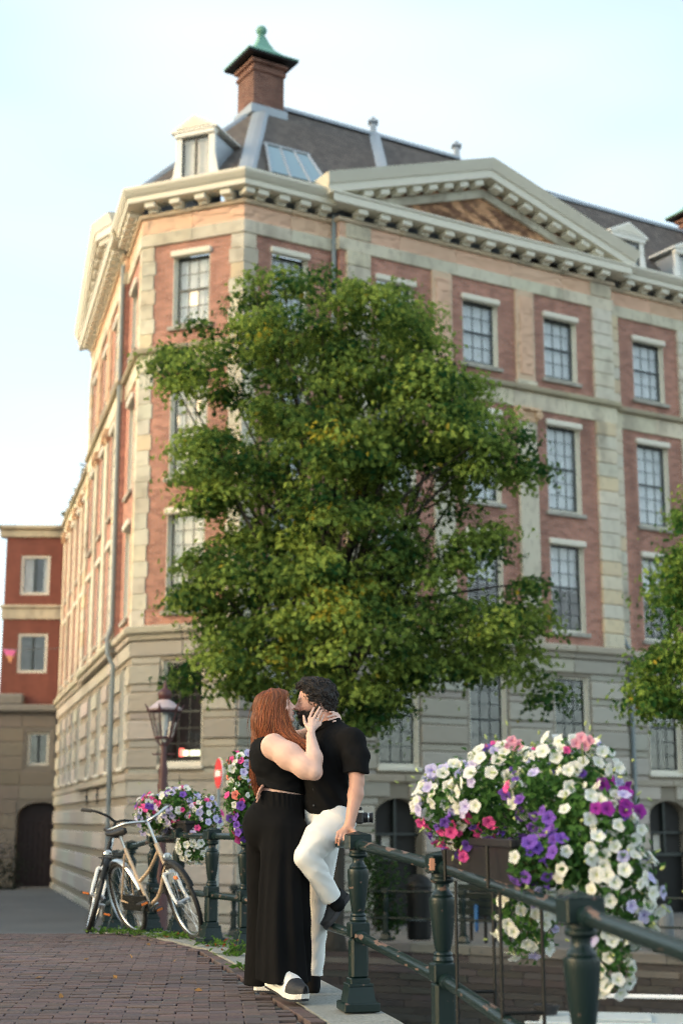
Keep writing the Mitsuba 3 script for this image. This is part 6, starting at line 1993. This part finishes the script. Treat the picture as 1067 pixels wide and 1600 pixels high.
def torso_m(p, g=0.0):
    d = ell(p, J(521, 1178, 8.84), (.135 + g, .190 + g, .150 + g))
    d = smin(d, cone(p, J(513, 1200, 8.84), J(512, 1262, 8.83), .130 + g, .122 + g), .07)
    d = smin(d, cone(p, J(508, 1205, 8.76), J(508, 1255, 8.76), .105 + g, .105 + g), .05)
    d = smin(d, cone(p, m_sh_n, m_sh_f, .066 + g, .066 + g), .06)
    return smin(d, cone(p, J(518, 1140, 8.84), J(530, 1155, 8.84), .055 + g, .08 + g), .04)
HIP_N, KNEE_N, ANK_N = J(524, 1290, 8.70), J(478.5, 1340, 8.60), J(521, 1408, 8.70)
def man_body(p):
    d = fM(p)
    d = smin(d, cone(p, mn0, mn1, .060, .066), .025)
    d = smin(d, torso_m(p, -.006), .05)
    d = smin(d, ell(p, J(520, 1282, 8.83), (.125, .165, .12)), .06)
    d = smin(d, chain(p, [HIP_N, KNEE_N, ANK_N], [.088, .058, .038]), .03)
    d = smin(d, chain(p, [J(510, 1290, 8.96), J(495, 1410, 8.98), J(489, 1530, 8.97)], [.085, .055, .038]), .03)
    d = smin(d, chain(p, [m_sh_n, J(556, 1190, 8.61), m_el_n], [.062, .056, .043], .02), .03)
    d = smin(d, chain(p, [m_el_n, J(555.5, 1242, 8.54), m_wr_n], [.042, .043, .028], .02), .012)
    d = smin(d, hand(p, m_wr_n, J(541, 1297, 8.47), mAt, mA, mAth, .0096, .026), .012)
    d = smin(d, chain(p, [m_sh_f, m_el_f], [.06, .042]), .03)
    d = smin(d, chain(p, [m_el_f, m_wr_f], [.042, .028]), .012)
    d = smin(d, hand(p, m_wr_f, J(417, 1228, 8.92), mBt, mB, mBth, .0092, .024), .010)
    return d
MAN = fresh('person')
t = surface(man_body, (-.62, 8.36, .05), (.20, 9.24, 1.88), .0050)
SKIN_M = (.56, .30, .215)
scene[MAN] = mikit.ply(t, 'vc_skin', smooth=True, color=skin_colour(t.vertices, SKIN_M, locM, 1.0, True))
tag(MAN, 'bearded man in black short sleeved shirt and white trousers leaning on the railing', 'person')


def shirt(p):
    d = torso_m(p, .016)
    wr = .006 * np.sin(p[:, 2] * 40 + p[:, 0] * 55 + 3 * vnoise(p, 6, 4)) * np.clip((1.50 - p[:, 2]) / .3, 0, 1) + .010 * vnoise(p, 13, 5)
    sl = chain(p, [m_sh_n + (.004, 0, .0), J(556, 1186, 8.61), J(556.5, 1209, 8.585)], [.078, .076, .076], .03)
    sl = smax(sl, ((J(556, 1208, 8.6) - p) @ np.array((.02, 0, 1.0), np.float32)), .005)
    d = smin(d, sl, .030)
    slf = cone(p, m_sh_f, J(492, 1195, 9.07), .072, .068)
    d = smin(d, slf, .03) - wr
    hem = J(510, 1273)[2] + .20 * (p[:, 0] - J(510, 1268)[0]) + .02 * np.sin(p[:, 0] * 26)
    d = smax(d, hem - p[:, 2], .006)
    neck = cone(p, J(510, 1118, 8.85), J(511.5, 1138, 8.85), .072, .066)
    return smax(d, -neck, .006)
SH = put('shirt', surface(shirt, (-.40, 8.44, 1.02), (.19, 9.24, 1.70), .005), 'black_cloth', MAN, smooth=True, label='black short sleeved button shirt')
def collar(p):
    d = np.abs(cone(p, J(510, 1126, 8.85), J(514, 1141, 8.85), .076, .090)) - .006
    a = (p - J(512, 1133, 8.85)) @ ortho(J(514, 1141, 8.85) - J(510, 1126, 8.85)).astype(np.float32)
    d = smax(d, np.abs(a) - .022, .004)
    return d
put('collar', surface(collar, (-.30, 8.60, 1.44), (.10, 9.10, 1.72), .0045), 'black_cloth', SH, smooth=True)
for x, y in ((490, 1234), (490, 1259), (490, 1212)):
    c = J(x, y, 8.655)
    put('button', lathe([(0, .002), (.005, .002), (.006, 0), (0, 0)], 10).apply_transform(trimesh.transformations.rotation_matrix(math.pi / 2, [1, 0, 0])).apply_translation(c), 'vc_semi', SH, color=(.06, .06, .06))


def trousers_m(p):
    d = smin(ell(p, J(521, 1283, 8.83), (.137, .180, .125)), cone(p, J(503, 1268, 8.78), J(506, 1300, 8.80), .105, .09), .04)
    wr = .003 * np.sin(p[:, 2] * 60 - p[:, 0] * 45 + 4 * vnoise(p, 7, 6)) * np.exp(-((p - J(488, 1330, 8.6)) ** 2).sum(1) / .018) + .003 * vnoise(p, 9, 8)
    n = chain(p, [HIP_N, J(500, 1310, 8.64), KNEE_N, J(492, 1358, 8.62), J(518, 1404, 8.70)], [.110, .094, .071, .066, .060], .02)
    ax = ortho(J(521, 1410, 8.70) - J(492, 1358, 8.62)).astype(np.float32)
    n = smax(n, (p - J(519.5, 1405, 8.70)) @ ax, .005)
    f_ = chain(p, [J(508, 1292, 8.95), J(497, 1400, 8.97), J(490, 1530, 8.97)], [.105, .072, .052], .02)
    f_ = smax(f_, J(490, 1525.5, 8.97)[2] - p[:, 2], .005)
    d = smin(smin(d, n, .04), f_, .03)
    d = smax(d, p[:, 2] - J(515, 1256)[2], .006)
    k2 = np.exp(-((p - J(508, 1352, 8.62)) ** 2).sum(1) / .008)
    wr = wr + .005 * k2 * np.sin(p[:, 2] * 110 + p[:, 0] * 60) + .0035 * np.sin((p @ np.array((.55, .2, .8), np.float32)) * 85 + 5 * vnoise(p, 5, 12)) * np.exp(-((p - J(518, 1290, 8.7)) ** 2).sum(1) / .03)
    wr = wr + .0022 * np.sin((p @ np.array((-.5, .1, .86), np.float32)) * 75 + 16 * vnoise(p, 6, 13))* np.clip((.62 - p[:, 2]) / .3, 0, 1)
    return d - wr
put('trousers', surface(trousers_m, (-.36, 8.44, .02), (.16, 9.14, 1.14), .0052), 'white_cloth', MAN, smooth=True, label='white trousers with one knee bent')
shoe(MAN, J(512, 1454, 8.70), J(548, 1402, 8.76), mats=('black', 'black'), pitch_axis=(-.85, -.15, .45), label='black shoe braced on the lower rail')
shoe(MAN, ground_pt(470, 1563), ground_pt(497, 1556), mats=('black', 'black')) if False else shoe(MAN, (-.40, 8.93, .014), (-.135, 9.00, .014), mats=('black', 'black'))

put('sock', surface(lambda p: chain(p, [J(519, 1402, 8.70), J(527, 1414, 8.71)], [.046, .044]), (-.14, 8.60, .36), (.06, 8.82, .60), .005), 'black_knit', MAN, smooth=True)
put('sock', surface(lambda p: cone(p, J(489, 1515, 8.97), J(489, 1543, 8.97), .045, .044), (-.30, 8.86, -.02), (-.08, 9.08, .26), .006), 'black_knit', MAN, smooth=True)
def cap_m(p):
    q = locM(p)
    d = ell(q, (-.020, 0, .040), (.110, .088, .104)) * 1.0
    d = smin(d, ell(q, (-.065, 0, -.020), (.052, .070, .070)), .03)
    d = smin(d, ell(q, (.030, 0, .105), (.060, .065, .036)), .03)
    face = smax(-(q[:, 0] - .040 - .35 * np.clip(q[:, 2] - .02, -.08, .06)), q[:, 2] - .090, .012)
    d = smax(d, -face, .012)
    ear = ell(q, (.010, 0, -.045), (.062, .12, .055))
    d = smax(d, -ear, .010)
    return d * 1.07 + .016 * vnoise(p, 55, 2) + .014 * vnoise(p, 110, 3)
HM = put('hair', surface(cap_m, (-.32, 8.64, 1.58), (.06, 9.06, 1.90), .0040), 'vc_hair', MAN, smooth=True, color=(.020, .015, .013), label='short dark curly hair')
def beard(p):
    q = locM(p)
    d = fM(p) - .0045
    m = smax(q[:, 2] + .043 - .55 * np.clip(.035 - q[:, 0], 0, .08), -(q[:, 0] + .030), .008)
    lips = ell(q, (.095, 0, -.061), (.022, .020, .009))
    d = smax(smax(d, m * 1.07, .008), -lips, .004)
    d = smax(d, -(q[:, 2] + .135) * 1.07, .01)
    return d + .012 * vnoise(p, 120, 6)
BD = put('beard', surface(beard, (-.32, 8.68, 1.52), (.02, 9.02, 1.80), .0036), 'vc_hair', MAN, smooth=True, color=(.040, .027, .021), label='full dark beard')
t_ = scene[HM]
hv = meshkit.WRITTEN[scene[HM]['filename']][0]
hn = meshkit.WRITTEN[scene[HM]['filename']][2]
vs, fs, cs, k = [], [], [], 0
for i in rp.choice(len(hv), 620, replace=False):
    c0, n0 = hv[i].astype(float), hn[i].astype(float)
    a = ortho(np.cross(n0, rp.normal(0, 1, 3)))
    b = np.cross(n0, a)
    u = np.linspace(0, 1, 11)[:, None]
    rr = rp.uniform(.006, .012)
    w = rp.uniform(3.5, 7)
    P = c0 + n0 * (.002 + .010 * u) + a * (rr * np.cos(w * u)) + b * (rr * np.sin(w * u)) - (0, 0, .010) * u
    q = tube(P, np.linspace(.0030, .0012, 11), 4, False)
    vs.append(q.vertices); fs.append(q.faces + k); k += len(q.vertices)
    cs.append(np.repeat(lerp((.010, .008, .007), (.055, .043, .038), rp.uniform(0, 1))[None], len(q.vertices), 0))
put('curls', (np.vstack(vs), np.vstack(fs)), 'vc_hair', HM, color=np.vstack(cs), smooth=True, kind='stuff')

hv, hn = meshkit.WRITTEN[scene[BD]['filename']][0], meshkit.WRITTEN[scene[BD]['filename']][2]
vs, fs, cs, k = [], [], [], 0
for i in rp.choice(len(hv), 900, replace=len(hv) < 900):
    c0, n0 = hv[i].astype(float), hn[i].astype(float)
    d0 = ortho(n0 * .8 + np.array((-.25, 0, -.9)) + rp.normal(0, .35, 3))
    P = np.array([c0 - n0 * .002, c0 + d0 * .005, c0 + d0 * .009 + rp.normal(0, .002, 3)])
    q = tube(P, [.0016, .0014, .0006], 3, False)
    vs.append(q.vertices); fs.append(q.faces + k); k += len(q.vertices)
    cs.append(np.repeat(lerp((.015, .010, .008), (.09, .058, .042), rp.uniform(0, 1))[None], len(q.vertices), 0))
put('whiskers', (np.vstack(vs), np.vstack(fs)), 'vc_hair', BD, color=np.vstack(cs), smooth=True, kind='stuff')

# film camera hanging at his hip on a strap
K = thing('photo_camera', "black and silver photo camera hanging behind the man's hip", 'camera')
c = J(562, 1277, 8.72)
put('body', cat_([cbx(-.022, .020, -.062, .062, -.040, .036, .008), cbx(-.018, .014, -.024, .024, .036, .056, .008)]).apply_translation(c), 'vc_semi', K, color=(.014, .014, .015))
put('top_plate', cbx(-.023, .021, -.063, -.026, .020, .040, .005).apply_translation(c), 'chrome', K)
Mx = trimesh.transformations.rotation_matrix(math.pi / 2, [0, 1, 0])
put('lens', lathe([(0, 0), (.030, 0), (.030, .018), (.027, .020), (.027, .046), (.030, .048), (.030, .058), (.022, .058), (.020, .050), (0, .048)], 24).apply_transform(Mx).apply_translation(c + (.02, 0, -.004)), 'vc_semi', K, color=(.014, .014, .015), smooth=35)
put('lens_ring', lathe([(.0272, .026), (.0292, .026), (.0292, .034), (.0272, .034)], 24).apply_transform(Mx).apply_translation(c + (.02, 0, -.004)), 'chrome', K, smooth=35)
put('strap', tube(smooth_path([c + (0, -.05, .045), J(553, 1262, 8.70), J(546, 1240, 8.72), J(540, 1200, 8.72)], 5), .006, 6), 'rubber', K, smooth=True)

# ------------------------------------------------------------------ houses across the street, left of the frame: they stand where the low evening sun is cut off
for i, (y0, y1, h, tint) in enumerate(((15.5, 22.0, 8.6, (.20, .085, .06)), (22.1, 29.0, 9.4, (.30, .27, .22)), (29.1, 36.0, 8.8, (.17, .075, .055)), (36.1, 44.0, 9.6, (.22, .10, .07)), (44.1, 52.0, 9.0, (.31, .28, .24)))):
    K = thing('town_house', ['dark red gabled house farthest to the left', 'cream gabled house second from the bridge', 'brown gabled house in the middle of the row', 'red brown gabled house fourth from the bridge', 'pale gabled house at the far end of the row'][i], 'house')
    fh = Frame((-19.5, y0, 0), 180.0, flip=True)
    if fh.n[0] < 0: fh = Frame((-19.5, y1, 0), 180.0)
    w = y1 - y0
    zt = Z_STREET + h
    p = sbox(0, Z_STREET - .1, w, zt - 1.6).union(Polygon([(0, zt - 1.6), (w, zt - 1.6), (w * .5 + .8, zt), (w * .5 - .8, zt)]))
    hs = [(w * (j + .5) / 3 - .5, z, w * (j + .5) / 3 + .5, z + 1.7) for j in range(3) for z in (Z_STREET + 1.0, Z_STREET + 4.0)]
    for q in hs: p = p.difference(sbox(*q))
    m = extrude(p, .4); m.apply_translation([0, 0, -.4])
    put('wall', fh(m), 'vc', K, color=tint)
    put('rear', fh(cat_([bx(.3, w - .3, Z_STREET, zt - 1.7, -7.5, -.9)])), 'vc', K, color=tint)
    put('roof', fh(extrude(Polygon([(-.05, zt - 1.65), (w + .05, zt - 1.65), (w * .5 + .75, zt - .1), (w * .5 - .75, zt - .1)]), 7.0).apply_translation([0, 0, -7.5])), 'vc', K, color=(.06, .05, .048))
    for a, b, c, d in hs:
        Wn = fresh(f'{K}__window')
        put('frame', fh(cat_([cbx(a, a + .08, b, d, -.2, -.08, .01), cbx(c - .08, c, b, d, -.2, -.08, .01), cbx(a + .08, c - .08, b, b + .08, -.2, -.08, .01), cbx(a + .08, c - .08, d - .08, d, -.2, -.08, .01), cbx((a + c) / 2 - .03, (a + c) / 2 + .03, b + .08, d - .08, -.19, -.1, .01)])), 'paint_white', Wn)
        put('pane', fh(tm([[a, b, -.15], [c, b, -.15], [c, d, -.15], [a, d, -.15]], [[0, 1, 2], [0, 2, 3]])), 'window_glass', Wn)
